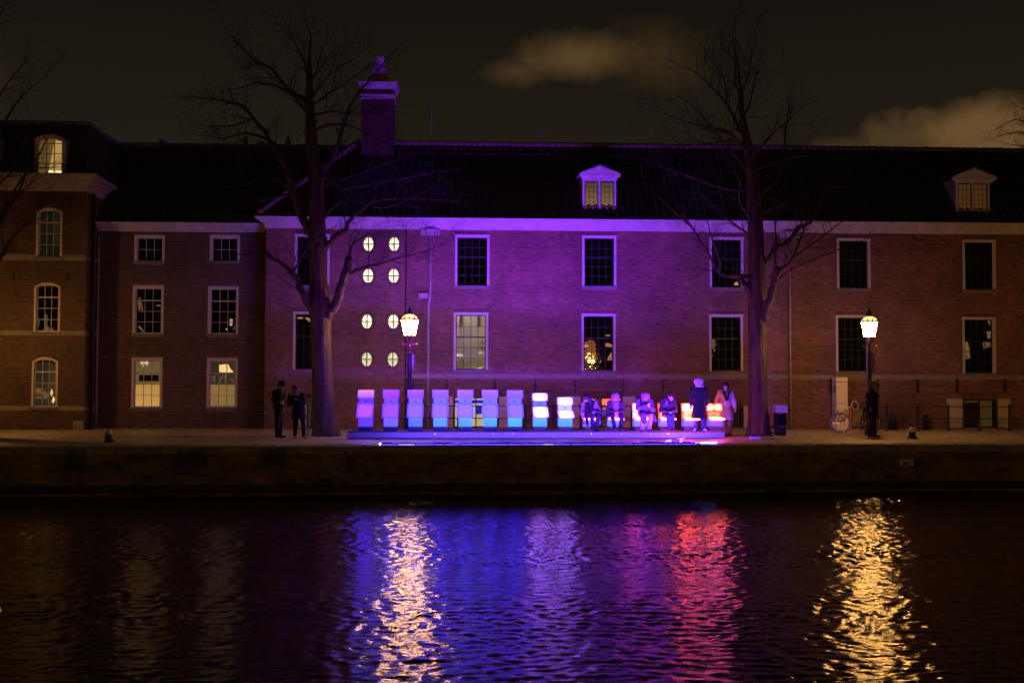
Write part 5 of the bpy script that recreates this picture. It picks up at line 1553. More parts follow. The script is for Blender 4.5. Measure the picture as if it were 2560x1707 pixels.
# ================================================================== people
def remesh(mb, voxel, name, mt_, smooth_it=2, fac=.5):
    me0 = mb.mesh('tmp')
    o = bpy.data.objects.new('tmp', me0); COL.objects.link(o)
    r = o.modifiers.new('r', 'REMESH'); r.mode = 'VOXEL'; r.voxel_size = voxel
    if smooth_it:
        s = o.modifiers.new('s', 'SMOOTH'); s.iterations = smooth_it; s.factor = fac
    dg = bpy.context.evaluated_depsgraph_get()
    me = bpy.data.meshes.new_from_object(o.evaluated_get(dg))
    bpy.data.objects.remove(o); bpy.data.meshes.remove(me0)
    me.name = name
    me.materials.clear(); me.materials.append(mt_)
    me.polygons.foreach_set('use_smooth', [True] * len(me.polygons))
    return me
V3 = Vector
STAND = dict(pelvis=(0, 0, .95), waist=(0, 0, 1.10), chest=(0, 0, 1.30), neck=(0, .0, 1.47), head=(0, -.02, 1.62), yaw=0, pit=0,
             shL=(-.17, 0, 1.40), elL=(-.22, .03, 1.13), wrL=(-.21, -.05, .89), shR=(.17, 0, 1.40), elR=(.22, .03, 1.13), wrR=(.21, -.05, .89),
             hipL=(-.085, 0, .92), knL=(-.095, -.02, .50), anL=(-.10, .01, .08), hipR=(.085, 0, .92), knR=(.095, -.02, .50), anR=(.10, .01, .08), toeL=(-.02, -.16), toeR=(.02, -.16))
SIT = dict(STAND, pelvis=(0, 0, .50), waist=(0, .0, .64), chest=(0, -.02, .83), neck=(0, -.03, .98), head=(0, -.06, 1.11),
           shL=(-.165, -.02, .92), elL=(-.23, -.05, .66), wrL=(-.10, -.26, .60), shR=(.165, -.02, .92), elR=(.23, -.05, .66), wrR=(.10, -.26, .60),
           hipL=(-.085, -.03, .48), knL=(-.12, -.42, .48), anL=(-.09, -.40, .08), hipR=(.085, -.03, .48), knR=(.12, -.42, .48), anR=(.09, -.40, .08))
def cloth(name, col, rough=.9, var=.15): return mat(name, col, rough, var, 9, .25, 60)
def person(label, loc, J, wear, rotz=0.0, sc=1.0):
    J = {k: (V3(v) if isinstance(v, tuple) and len(v) == 3 else v) for k, v in J.items()}
    t = thing('person', label, 'person', loc)
    t.rotation_euler = (0, 0, rotz); t.scale = (sc, sc, sc)
    b = MB()
    hd = J['head']
    rot = Matrix.Rotation(rad(J['yaw']), 3, 'Z') @ Matrix.Rotation(rad(J['pit']), 3, 'X')
    H = lambda x, y, z: hd + rot @ V3((x, y, z))
    # body: one continuous surface
    b.caps(J['pelvis'] + V3((-.06, 0, 0)), J['pelvis'] + V3((.06, 0, 0)), .125, .125); b.caps(J['pelvis'], J['waist'], .125, .12); b.caps(J['waist'], J['chest'], .12, .135)
    b.caps(J['shL'], J['shR'], .065, .065); b.caps(J['chest'] + V3((-.05, 0, 0)), J['chest'] + V3((.05, 0, 0)), .13, .13); b.caps(J['chest'], J['neck'], .09, .055); b.caps(J['neck'], hd - rot @ V3((0, -.01, .05)), .052, .052)
    for s in 'LR':
        b.caps(J['sh'+s], J['el'+s], .052, .042); b.caps(J['el'+s], J['wr'+s], .042, .028)
        b.caps(J['hip'+s], J['kn'+s], .088, .055); b.caps(J['kn'+s], J['an'+s], .055, .036)
        tx, ty = J['toe'+s]; b.caps(J['an'+s] + V3((0, .02, -.035)), J['an'+s] + V3((tx, ty, -.05)), .036, .03)
        f = (J['wr'+s] - J['el'+s]).normalized(); sd = f.cross(V3((0, 0, 1))); sd = sd.normalized() if sd.length > .1 else V3((1, 0, 0)); nn = sd.cross(f)
        w_ = J['wr'+s]
        for k in (-1, 0, 1): b.caps(w_ + sd * k * .018, w_ + f * .075 + sd * k * .022, .017, .016, 8)
        for k, L_ in zip((-1.5, -.5, .5, 1.5), (.058, .07, .075, .06)):
            kn_ = w_ + f * .085 + sd * k * .020; md = kn_ + (f * .8 - nn * .5) * L_ * .6
            b.caps(kn_, md, .0105, .0098, 8); b.caps(md, md + (f * .4 - nn * .85) * L_ * .5, .0098, .0085, 8)
        th_ = w_ + f * .02 + sd * (.022 if s == 'L' else -.022); b.caps(th_, th_ + (f * .6 + sd * (.7 if s == 'L' else -.7) - nn * .2) * .045, .013, .011, 8); b.caps(th_ + (f * .6 + sd * (.7 if s == 'L' else -.7) - nn * .2) * .045, th_ + f * .07 + sd * (.03 if s == 'L' else -.03) - nn * .02, .011, .009, 8)
    b.caps(H(0, .018, .03), H(0, -.005, .035), .092, .088, 14); b.caps(H(0, -.02, -.01), H(0, -.045, -.075), .072, .045, 12)
    b.caps(H(0, -.088, .02), H(0, -.108, -.018), .011, .016, 8); b.caps(H(-.028, -.082, -.052), H(.028, -.082, -.052), .011, .011, 8); b.caps(H(-.05, -.072, .035), H(.05, -.072, .035), .016, .016, 8)
    for s in (-1, 1): b.caps(H(s * .088, .012, .02), H(s * .092, .018, -.025), .016, .012, 8)
    inst('body', remesh(b, .0095, 'body', wear.get('skin', SKIN), 1, .4), t)
    for s in (-1, 1):
        e = MB(); c = H(s * .032, -.086, .018); e.ball(tuple(c), .010, 8); e.build('eye', BLACK, t, True, local=True)
    def part(nm, mb, m_, vox=.014, sm=3): inst(nm, remesh(mb, vox, nm, m_, sm), t)
    # trousers
    g = MB(); e_ = wear.get('leg', .014)
    g.caps(J['pelvis'] + V3((-.06, 0, 0)), J['pelvis'] + V3((.06, 0, 0)), .138, .138); g.caps(J['pelvis'], J['waist'] - V3((0, 0, .02)), .137, .13)
    for s in 'LR':
        an = J['an'+s].lerp(J['kn'+s], .04)
        g.caps(J['hip'+s], J['kn'+s], .092 + e_, .060 + e_); g.caps(J['kn'+s], an, .060 + e_, .045 + e_)
    part('trousers', g, wear['legs'])
    if 'cuff' in wear:
        for s in 'LR':
            c = MB(); a_ = J['an'+s].lerp(J['kn'+s], .12); d_ = (J['kn'+s] - J['an'+s]).normalized(); c.tube([a_, a_ + d_ * .05], .066, 12); c.build('cuff', wear['cuff'], t, True, local=True)
    for s in 'LR':
        g = MB(); tx, ty = J['toe'+s]; a_ = J['an'+s]
        g.caps(a_ + V3((0, .035, -.04)), a_ + V3((tx * .6, ty * .6, -.042)), .045, .043); g.caps(a_ + V3((tx * .6, ty * .6, -.045)), a_ + V3((tx, ty, -.052)), .042, .032); g.caps(a_ + V3((0, .01, .02)), a_ + V3((0, .02, -.03)), .046, .05)
        for i in range(len(g.v)):
            x_, y_, z_ = g.v[i]; g.v[i] = (x_, y_, max(z_, a_.z - .078))
        part('shoe', g, wear['shoes'], .011, 1)
    # jacket or coat with sleeves
    j = MB(); th_ = wear.get('thick', .032)
    j.caps(J['waist'] + V3((-.045, 0, -.02)), J['waist'] + V3((.045, 0, -.02)), .12 + th_, .12 + th_); j.caps(J['waist'], J['chest'], .125 + th_, .14 + th_); j.caps(J['chest'] + V3((-.06, 0, .01)), J['chest'] + V3((.06, 0, .01)), .125 + th_, .125 + th_)
    j.caps(J['shL'], J['shR'], .068 + th_ * .8, .068 + th_ * .8); j.caps(J['chest'], J['neck'] - V3((0, 0, .025)), .12 + th_ * .5, .072)
    for s in 'LR':
        e2 = J['wr'+s].lerp(J['el'+s], .06)
        j.caps(J['sh'+s], J['el'+s], .058 + th_ * .8, .048 + th_ * .8); j.caps(J['el'+s], e2, .048 + th_ * .8, .040 + th_ * .5)
    hem = wear.get('hem')
    if hem is not None:      # skirt of the coat: rings down to the hem height
        hc = wear.get('hemc', (0, 0)); hr = wear.get('hemr', (.25, .20))
        a_ = J['waist']; n = 7
        bb2 = len(j.v); m_ = 20
        for i in range(n):
            q = i / (n - 1)
            z_ = a_.z + (hem - a_.z) * q
            for k in range(m_):
                an = 2 * math.pi * k / m_; rip = 1 + .05 * q * math.sin(an * 5 + 1)
                j.v.append((a_.x + (hc[0] - a_.x) * q + (.17 + (hr[0] - .17) * q) * rip * math.cos(an), a_.y + (hc[1] - a_.y) * q + (.155 + (hr[1] - .155) * q) * rip * math.sin(an), z_))
        for i in range(n - 1):
            for k in range(m_):
                k2 = (k + 1) % m_; j.f.append((bb2 + i*m_ + k, bb2 + (i+1)*m_ + k, bb2 + (i+1)*m_ + k2, bb2 + i*m_ + k2))
        j.f.append(tuple(bb2 + k for k in range(m_))); j.f.append(tuple(bb2 + (n-1)*m_ + k for k in range(m_ - 1, -1, -1)))
    for a_, c_, ra_2, rb_2 in wear.get('extra', ()): j.caps(a_, c_, ra_2, rb_2)
    part(wear.get('top', 'jacket'), j, wear['coat'])
    for nm, m_, shp in wear.get('more', ()):
        g = MB()
        for a_, c_, r1, r2 in shp: g.caps(a_, c_, r1, r2)
        part(nm, g, m_, .012, 2)
    for nm, m_, shp in wear.get('onhead', ()):
        g = MB()
        for a_, c_, r1, r2 in shp: g.caps(H(*a_), H(*c_), r1, r2, 14)
        part(nm, g, m_, .011, 2)
    return t
NAVY = cloth('dark navy cloth', (.018, .018, .026)); DENIM = cloth('denim', (.05, .06, .10)); OFFW = cloth('off white coat', (.17, .15, .19)); PALEC = cloth('pale grey coat', (.10, .09, .12))
DKC = cloth('dark coat', (.020, .018, .020)); BROWNC = cloth('dark brown jacket', (.035, .028, .028)); HAIRD = cloth('dark hair', (.014, .011, .012), .6); HAIRB = cloth('fair hair', (.34, .25, .15), .6)
SHOEB = cloth('black shoe', (.015, .015, .016), .5); SHOEW = cloth('pale shoe', (.55, .52, .48), .6); SHOER = cloth('red shoe', (.22, .03, .04), .5); FUR = cloth('white fur', (.40, .36, .42), 1)
def gp(u, v, z=0.0): return G(u, v, z)
# two standing at the tree
p = gp(697, 1094)
J = dict(STAND, head=(.07, -.03, 1.60), neck=(.03, 0, 1.46), yaw=62, pit=28, wrL=(.05, -.17, 1.10), elL=(-.17, -.05, 1.14), wrR=(.13, -.13, 1.12), elR=(.17, .06, 1.14), shL=(-.12, -.10, 1.39), shR=(.12, .10, 1.39),
         anL=(-.05, -.06, .08), anR=(.03, .05, .08), knL=(-.04, -.07, .5), knR=(.05, .03, .5), hipL=(-.03, -.08, .92), hipR=(.03, .08, .92), toeL=(.15, -.06), toeR=(.15, -.04))
person('person in dark jacket and knitted cap looking down, hands at the pocket, by the tree', p, J, dict(legs=NAVY, shoes=SHOEB, coat=DKC, thick=.038, hem=.86, hemr=(.19, .17),
    more=[('shirt_hem', OFFW, [((-.08, -.03, .86), (.08, -.03, .86), .115, .115), ((-.06, -.03, .80), (.07, -.03, .80), .115, .115)]), ('scarf', cloth('brown scarf', (.2, .13, .1)), [((-.02, -.05, 1.47), (.08, -.07, 1.44), .06, .06), ((.08, -.12, 1.42), (.09, -.16, 1.22), .035, .03)])],
    onhead=[('beanie', DKC, [((0, .025, .06), (0, -.01, .065), .108, .104), ((0, .02, .11), (0, .0, .12), .08, .07), ((0, .03, .20), (0, .03, .20), .022, .022)]), ('hair', HAIRD, [((-.04, .06, -.02), (.04, .06, -.02), .06, .06)])]))
p = gp(748, 1096)
J = dict(STAND, pelvis=(-.02, .03, .90), waist=(-.03, -.01, 1.04), chest=(-.07, -.12, 1.22), neck=(-.10, -.19, 1.34), head=(-.10, -.27, 1.43), yaw=12, pit=30, shL=(-.25, -.13, 1.28), shR=(.10, -.15, 1.31), elL=(-.28, -.22, 1.03), wrL=(-.12, -.40, 1.16), elR=(.16, -.25, 1.08), wrR=(-.02, -.42, 1.17),
         hipL=(-.10, .03, .88), hipR=(.07, .03, .88), knL=(-.12, -.03, .49), knR=(.11, -.02, .49), anL=(-.13, .0, .08), anR=(.14, .0, .08), toeL=(-.05, -.17), toeR=(.06, -.17))
person('stooping person in dark coat, fair hair and pale shoes, holding a camera beside a tripod', p, J, dict(legs=NAVY, shoes=SHOEW, coat=NAVY, thick=.04, hem=.60, hemr=(.24, .17), hemc=(-.03, .0), more=[('scarf', cloth('pale scarf', (.6, .5, .42)), [((-.16, -.20, 1.34), (-.03, -.23, 1.35), .055, .055)])],
    onhead=[('hair', HAIRB, [((-.02, .03, .04), (.02, .0, .05), .112, .108), ((-.09, -.0, .02), (-.10, -.03, -.10), .045, .05), ((.09, -.0, .02), (.10, -.03, -.10), .045, .045)]), ('knit_hat', cloth('grey hat', (.10, .08, .07)), [((0, .03, .10), (0, .0, .11), .10, .10)])]))
b = MB(); c = V3(p) + V3((-.07, -.52, 1.20)); b.box(c.x - .07, c.x + .07, c.y - .03, c.y + .04, c.z - .045, c.z + .045); b.tube([(c.x, c.y - .03, c.z), (c.x, c.y - .12, c.z - .02)], .035, 10); tag(b.build('hand_camera', BLACK), 'small dark camera in the hands of the stooping person', 'camera')
hd_ = P(770, 988, p.y - .1)
t = thing('tripod', 'camera on a slim tripod standing before the tree trunk', 'tripod', (hd_.x, hd_.y, 0))
b = MB(); b.box(hd_.x - .03, hd_.x + .10, hd_.y - .04, hd_.y + .05, hd_.z - .05, hd_.z + .03); b.tube([(hd_.x + .03, hd_.y - .04, hd_.z - .01), (hd_.x + .05, hd_.y - .15, hd_.z - .01)], .035, 10); b.build('camera', BLACK, t)
for dx, dy in ((.28, -.05), (-.02, -.35), (-.05, .38)):
    b = MB(); b.tube([(hd_.x + .03, hd_.y, hd_.z - .05), (hd_.x + .03 + dx, hd_.y + dy, 0)], [.014, .010], 6); b.build('leg', mat('tripod grey', (.12, .10, .11), .4, 0), t, True)

# seated people
def seat(u): return V3((P(u, 1060, CY).x, CY - .08, PZ))
LNG = lambda: 0
J = dict(SIT, head=(-.12, -.17, .99), neck=(-.05, -.10, .90), chest=(-.02, -.05, .78), yaw=-48, pit=22, shL=(-.18, -.10, .83), elL=(-.27, -.18, .60), wrL=(-.29, -.34, .56), shR=(.15, -.06, .85), elR=(.24, -.13, .64), wrR=(.01, -.30, .56), knL=(.0, -.44, .47), knR=(.20, -.42, .46), anL=(.02, -.50, .08), anR=(.12, -.48, .08), toeL=(.03, -.15), toeR=(.07, -.14))
t = seat(1475)
person('seated long haired person in white coat and black scarf looking down to one side', t, J, dict(legs=NAVY, shoes=SHOEB, coat=OFFW, thick=.03, more=[('scarf', FABBLACK, [((-.06, -.16, .88), (.06, -.14, .86), .07, .07), ((-.12, -.24, .84), (-.16, -.33, .45), .07, .06), ((-.16, -.36, .45), (-.13, -.38, .20), .055, .045), ((.02, -.2, .84), (.0, -.22, .60), .08, .07)]),
      ('coat_tail', OFFW, [((.17, -.10, .50), (.24, -.22, .26), .09, .07)]), ('coat_tail', OFFW, [((-.20, -.10, .50), (-.22, -.22, .24), .06, .05)])],
    onhead=[('hair', HAIRD, [((0, .025, .045), (0, -.01, .05), .106, .100), ((0, .06, .0), (.02, .09, -.20), .09, .085), ((-.07, .0, .02), (-.075, -.01, -.22), .04, .045), ((.085, .0, .02), (.09, -.02, -.18), .05, .06)])]))
b = MB(); b.caps(t + V3((.18, -.32, .60)), t + V3((.33, -.36, .57)), .055, .05, 10); b.tube([t + V3((.2, -.3, .64)), t + V3((.18, -.15, .72)), t + V3((.12, -.1, .86))], .008, 5); tag(b.build('handbag', cloth('black leather', (.02, .02, .03), .35), None, True), 'small black handbag on the lap of the person in the black scarf', 'handbag')
J = dict(SIT, head=(-.01, -.12, 1.03), neck=(0, -.07, .91), yaw=2, pit=26, shL=(-.17, -.04, .86), shR=(.17, -.04, .86), elL=(-.24, -.10, .62), elR=(.24, -.10, .62), wrL=(-.06, -.30, .60), wrR=(.06, -.30, .60), knL=(-.15, -.42, .47), knR=(.15, -.42, .47), anL=(-.07, -.46, .08), anR=(.09, -.46, .08))
t = seat(1537)
person('seated person in white hood and open dark jacket, hands joined, on a pink chair', t, J, dict(legs=NAVY, shoes=SHOEB, coat=BROWNC, thick=.034, more=[('hoodie', OFFW, [((0, -.12, .86), (0, -.15, .60), .10, .115), ((-.07, -.09, .87), (.07, -.09, .87), .08, .08), ((-.05, -.20, .52), (.05, -.20, .52), .08, .08)]), ('jacket_flap', BROWNC, [((-.23, -.02, .52), (-.24, -.06, .40), .07, .06)]), ('jacket_flap', BROWNC, [((.23, -.02, .50), (.24, -.05, .42), .06, .05)])],
    onhead=[('hood', OFFW, [((0, .04, .04), (0, .01, .06), .122, .118), ((-.07, -.01, .06), (-.085, -.03, -.10), .05, .05), ((.07, -.01, .06), (.085, -.03, -.10), .05, .05), ((-.04, -.02, .10), (.04, -.02, .10), .06, .06)])]))
J = dict(SIT, head=(.02, -.10, 1.03), neck=(0, -.06, .92), yaw=14, pit=16, elL=(-.22, -.12, .70), wrL=(.0, -.32, .80), elR=(.24, -.12, .66), wrR=(.09, -.32, .76), knL=(-.12, -.43, .47), knR=(.14, -.44, .48), anL=(-.14, -.44, .08), anR=(.06, -.50, .08), toeL=(-.03, -.15), toeR=(.03, -.15))
t = seat(1610)
person('seated person in long pale puffy coat and fur hood holding a cup', t, J, dict(top='coat', legs=cloth('pale trousers', (.42, .38, .40)), leg=.022, shoes=SHOER, coat=PALEC, thick=.05, extra=[((-.10, -.10, .55), (-.10, -.42, .48), .13, .12), ((-.10, -.42, .46), (-.09, -.46, .30), .11, .09), ((.10, -.12, .53), (.19, -.42, .45), .12, .10), ((.18, -.42, .44), (.27, -.44, .33), .085, .06)],
    more=[('strap', FABBLACK, [((-.13, -.16, .94), (-.14, -.19, .80), .028, .028)])], onhead=[('fur_hood', cloth('brown fur', (.20, .13, .14), 1), [((-.02, .05, .05), (.02, .02, .06), .128, .124), ((-.09, -.01, .03), (-.09, -.03, -.07), .055, .06), ((.09, -.01, .03), (.09, -.03, -.07), .05, .05), ((-.04, -.02, .10), (.04, -.02, .10), .065, .065)])]))
b = MB(); c = t + V3((.07, -.42, .80)); b.lathe([(.032, -.06), (.042, .05), (.044, .055)], tuple(c), 12); tag(b.build('paper_cup', cloth('paper cup', (.7, .66, .64), .6), None, True), 'pale paper cup held by the person in the puffy coat', 'cup')
J = dict(SIT, head=(.06, -.08, 1.03), neck=(.02, -.05, .92), yaw=52, pit=6, elL=(-.23, -.12, .64), wrL=(-.04, -.30, .60), elR=(.22, -.12, .64), wrR=(.10, -.30, .62), knL=(-.06, -.43, .47), knR=(.08, -.43, .47), anL=(-.03, -.46, .10), anR=(.06, -.46, .10), toeL=(-.03, -.15), toeR=(.03, -.15))
t = seat(1668)
person('seated person with dark cap, dark jacket and turned up jeans looking towards the red chairs', t, J, dict(legs=DENIM, cuff=PALEC, shoes=SHOER, coat=BROWNC, thick=.04, more=[('scarf', cloth('grey scarf', (.14, .11, .14)), [((-.05, -.06, .95), (.06, -.07, .95), .075, .075), ((-.06, -.14, .92), (-.07, -.17, .80), .05, .045)])],
    onhead=[('cap', DKC, [((0, .02, .075), (0, -.01, .08), .104, .100), ((0, -.06, .07), (0, -.10, .06), .06, .05)]), ('hair', HAIRD, [((0, .07, .01), (0, .08, -.10), .075, .06), ((.07, .03, .0), (.07, .03, -.05), .045, .04), ((-.07, .03, .0), (-.07, .03, -.08), .045, .05)])]))
# standing with the back to the canal
p = P(1749, 1073, PF + .28); p = V3((p.x, PF + .30, PZ))
J = dict(STAND, yaw=176, pit=6, head=(-.02, .02, 1.60), shL=(-.20, 0, 1.38), shR=(.20, 0, 1.38), elL=(-.27, .0, 1.12), wrL=(-.27, .08, .88), elR=(.27, .0, 1.12), wrR=(.27, .08, .88), toeL=(-.07, -.14), toeR=(.07, -.14), anL=(-.13, 0, .08), anR=(.13, 0, .08), knL=(-.11, .02, .5))
person('person seen from behind in long black coat with pale fur hat, standing on the platform', p, J, dict(top='coat', legs=DENIM, leg=.026, shoes=SHOEW, coat=FABBLACK, thick=.05, hem=.42, hemr=(.29, .22), more=[('fur_collar', FUR, [((-.10, 0, 1.46), (.10, 0, 1.46), .07, .07)])],
    onhead=[('fur_hat', FUR, [((-.03, .0, .05), (.03, .0, .05), .135, .135), ((0, .04, -.04), (0, .05, -.07), .115, .10)])]), 0, .93)
# stepping down at the platform end
p = gp(1814, 1089)
J = dict(STAND, head=(-.01, -.05, 1.60), neck=(0, -.02, 1.46), yaw=-14, pit=12, elL=(-.29, -.02, 1.13), wrL=(-.31, -.10, .90), elR=(.28, .02, 1.13), wrR=(.30, -.04, .90), knL=(-.10, -.10, .50), anL=(-.02, -.12, .08), hipR=(.09, 0, .92), knR=(.13, .02, .5), anR=(.16, .16, .09), toeL=(.05, -.16), toeR=(.03, -.16))
person('person in long pale open coat walking off the end of the platform', p, J, dict(top='coat', legs=cloth('grey trousers', (.26, .24, .28)), shoes=SHOEB, coat=cloth('pale open coat', (.50, .46, .50)), thick=.045, hem=.52, hemr=(.27, .21), more=[('lapel', DKC, [((-.09, -.17, 1.42), (-.02, -.20, 1.16), .045, .03)]), ('lapel', DKC, [((.09, -.17, 1.42), (.02, -.20, 1.16), .045, .03)]), ('shirt', OFFW, [((0, -.155, 1.38), (0, -.165, 1.20), .05, .03)])],
    onhead=[('hair', HAIRD, [((0, .03, .045), (0, -.0, .055), .105, .10), ((-.07, .03, .0), (-.07, .03, -.06), .045, .04), ((.07, .03, .0), (.07, .03, -.06), .045, .04)])]))
# walker by the bicycle
p = gp(2182, 1093)
J = dict(STAND, head=(.03, .0, 1.63), yaw=70, pit=4, shL=(-.07, -.16, 1.41), shR=(.07, .16, 1.41), elL=(-.12, -.20, 1.13), wrL=(-.14, -.20, .98), elR=(.02, .22, 1.13), wrR=(.13, .16, .95), hipL=(0, -.085, .92), hipR=(0, .085, .92), knL=(-.05, -.09, .5), knR=(.08, .09, .5), anL=(-.15, -.09, .09), anR=(.10, .09, .08), toeL=(.14, 0), toeR=(.16, 0))
person('walking person in dark coat and brown brimmed hat passing the red bicycle', p, J, dict(top='coat', legs=NAVY, shoes=SHOEB, coat=NAVY, thick=.05, hem=.60, hemr=(.19, .21), more=[('collar', cloth('tan collar', (.22, .15, .09)), [((-.05, -.05, 1.48), (.05, .05, 1.48), .075, .07)])],
    onhead=[('hat', cloth('brown hat', (.16, .11, .06)), [((0, .02, .09), (0, -.01, .09), .10, .10), ((-.12, .0, .075), (.12, .0, .075), .022, .022), ((0, -.15, .07), (0, .12, .075), .03, .03)]), ('hair', cloth('brown hair', (.12, .08, .05)), [((0, .06, .0), (0, .06, -.09), .08, .065)])]))

# ================================================================== trees
def pxr(px, Y): return px * Y / F
class Tree:
    def __init__(s, Yt, seed):
        s.Y = Yt; s.r = random.Random(seed); s.tw = MB(); s.lm = MB(); s.tr = MB()
    def limb(s, pts, r0, r1, dy=0.0, twigs=1.0, mb=None, n=7, start=0.0):
        """pts in photo pixels; dy is how far the tip leans towards (-) or away from (+) the canal"""
        m_ = len(pts); W = []
        for i, (u, v) in enumerate(pts):
            q = i / (m_ - 1); W.append(P(u, v, s.Y + start + dy * q ** 1.2))
        # refine with a little wander
        Q, Rr = [], []
        for i in range(m_ - 1):
            a = W[max(i - 1, 0)]; b = W[i]; c = W[i + 1]; d = W[min(i + 2, m_ - 1)]
            for k in range(4):
                t = k / 4
                pt = .5 * ((2 * b) + (c - a) * t + (2*a - 5*b + 4*c - d) * t*t + (3*b - a - 3*c + d) * t**3)
                Q.append(pt); Rr.append(r0 + (r1 - r0) * ((i + t) / (m_ - 1)) ** .8)
        Q.append(W[-1]); Rr.append(r1)
        for i in range(1, len(Q) - 1): Q[i] = Q[i] + Vector([s.r.gauss(0, .25) * Rr[i] for _ in range(3)])
        (mb or s.lm).tube(Q, Rr, n)
        if twigs:
            tot = sum((Q[i + 1] - Q[i]).length for i in range(len(Q) - 1)); acc = 0
            sp = .25 / twigs; nxt = tot * .18
            for i in range(len(Q) - 1):
                L = (Q[i + 1] - Q[i]).length
                while nxt < acc + L:
                    t = (nxt - acc) / L; p = Q[i].lerp(Q[i + 1], t); d = (Q[i + 1] - Q[i]).normalized()
                    s.grow(p, s.side(d), s.r.uniform(.55, 1.6) * (1.15 - .5 * nxt / tot), min(Rr[i] * .45, .022), 2)
                    nxt += sp * s.r.uniform(.5, 1.5)
                acc += L
            s.grow(Q[-1], (Q[-1] - Q[-2]).normalized(), s.r.uniform(.8, 1.3), max(r1, .008), 2)
    def side(s, d):
        o = Vector((s.r.gauss(0, 1), s.r.gauss(0, .8), s.r.gauss(0, 1))); o = (o - d * o.dot(d)).normalized()
        return (d * s.r.uniform(.5, 1.1) + o * .8 + Vector((0, 0, .18))).normalized()
    def grow(s, p, d, L, r, depth):
        n = 5 if depth > 1 else 4
        pts, rr = [p], [max(r, .0045)]
        for i in range(n):
            d = (d + Vector((s.r.gauss(0, .14), s.r.gauss(0, .14), s.r.gauss(0, .12) + .02))).normalized()
            pts.append(pts[-1] + d * L / n); rr.append(max(.0035, r * (1 - .8 * (i + 1) / n)))
            if depth > 0:
                for _ in range(1 if s.r.random() < (.85 if depth == 2 else .75) else 0):
                    s.grow(pts[-1], s.side(d), L * s.r.uniform(.35, .62), rr[-1] * .6, depth - 1)
        s.tw.tube(pts, rr, 4 if depth == 2 else 3, False)
    def finish(s, name, label, base, twigname='twigs'):
        t = thing(name, label, 'tree', base)
        tr = s.tr.build('trunk', BARK, t, True)
        s.lm.build('limbs', BARK, t, True)
        o = s.tw.build('crown', TWIG, t, True, kind='stuff')
        return t
def k2(l): return [(u * K, v * K) for u, v in l]
b1 = G(748 * K, 1001 * K, 0)
T = Tree(b1.y, 21)
tp = [(749, 1006, 34), (747, 985, 29), (744, 940, 25.5), (740, 850, 22.5), (738, 770, 22), (736, 715, 25), (731, 640, 20), (729, 550, 19), (727, 450, 18), (722, 380, 15.5), (714, 300, 12.5), (711, 240, 10), (711, 190, 7.5), (710, 140, 4.5), (714, 85, 2)]
def trunk(T, tp, lean=.3):
    Q, Rr = [], []
    for i in range(len(tp) - 1):
        for k in range(3):
            t = k / 3; u = tp[i][0] + (tp[i+1][0] - tp[i][0]) * t; v = tp[i][1] + (tp[i+1][1] - tp[i][1]) * t; r = tp[i][2] + (tp[i+1][2] - tp[i][2]) * t
            Q.append(P(u * K, v * K, T.Y)); Rr.append(pxr(r * K, T.Y))
    Q.append(P(tp[-1][0] * K, tp[-1][1] * K, T.Y)); Rr.append(pxr(tp[-1][2] * K, T.Y))
    Q[0].z = -.05
    T.tr.tube(Q, Rr, 20)
    # bark ridges: real relief
    rng = random.Random(5); v = T.tr.v
    for i, (x, y, z) in enumerate(v):
        k = i % 20; g_ = 1 + .05 * math.sin(k * 2.5 + z * 1.3) + rng.uniform(-.035, .035)
        j = i // 20
        if j < len(Q): c = Q[j]; v[i] = (c.x + (x - c.x) * g_, c.y + (y - c.y) * g_, z)
    for i in range(len(Q)):
        if Q[i].z > 6.5 and i % 2 == 0:
            d = (Q[min(i + 1, len(Q) - 1)] - Q[i - 1]).normalized()
            T.grow(Q[i], T.side(d), T.r.uniform(.8, 1.7), .016, 2)
trunk(T, tp)
px_ = lambda r: pxr(r, T.Y)
T.limb(k2([(738, 735), (757, 716), (778, 680), (792, 640), (802, 592)]), px_(15), px_(9.5), -.6, 0)
T.limb(k2([(795, 632), (828, 616), (868, 608), (925, 590), (985, 576)]), px_(5.5), px_(1.2), -1.2, .8, None, 6, -.45)
T.limb(k2([(802, 596), (812, 560), (845, 540), (880, 535)]), px_(4), px_(1), .6, .8, None, 6, -.6)
T.limb(k2([(734, 728), (708, 694), (690, 655), (672, 628), (640, 600), (600, 583), (560, 585)]), px_(13), px_(1.5), -.9, .7)
T.limb(k2([(672, 630), (688, 598), (712, 565), (740, 540), (770, 520)]), px_(4), px_(1), -1.2, .8, None, 6, -.5)
T.limb([(790, 600), (763, 560), (732, 487), (715, 418), (684, 366), (653, 322), (611, 270), (574, 256), (501, 246)], px_(14), px_(1.5), 1.2, 1.1)
T.limb([(667, 349), (615, 332), (563, 346), (520, 340)], px_(4), px_(1), 1.2, 1, None, 6, .7)
T.limb([(632, 297), (580, 315), (512, 315)], px_(3.5), px_(1), 1.0, 1, None, 6, .9)
T.limb([(798, 520), (804, 442), (839, 377), (859, 308), (883, 253), (918, 208), (952, 167)], px_(9), px_(1.6), -1.2, 1)
T.limb([(785, 290), (763, 253), (722, 225), (680, 174), (639, 153), (605, 122), (587, 98)], px_(6.5), px_(1), .6, 1)
T.limb([(782, 310), (746, 253), (701, 218), (646, 208), (608, 218)], px_(5.5), px_(1), -1, 1)
T.limb([(797, 640), (830, 600), (863, 572), (873, 552), (904, 525), (942, 501), (1045, 497), (1114, 501)], px_(9), px_(1.2), -.8, 1)
T.limb([(795, 500), (804, 466), (873, 442), (970, 408), (1030, 390)], px_(6), px_(1.2), 1.4, 1.1)
T.limb([(778, 275), (784, 263), (825, 232), (866, 208), (894, 187)], px_(4), px_(1), .9, 1)
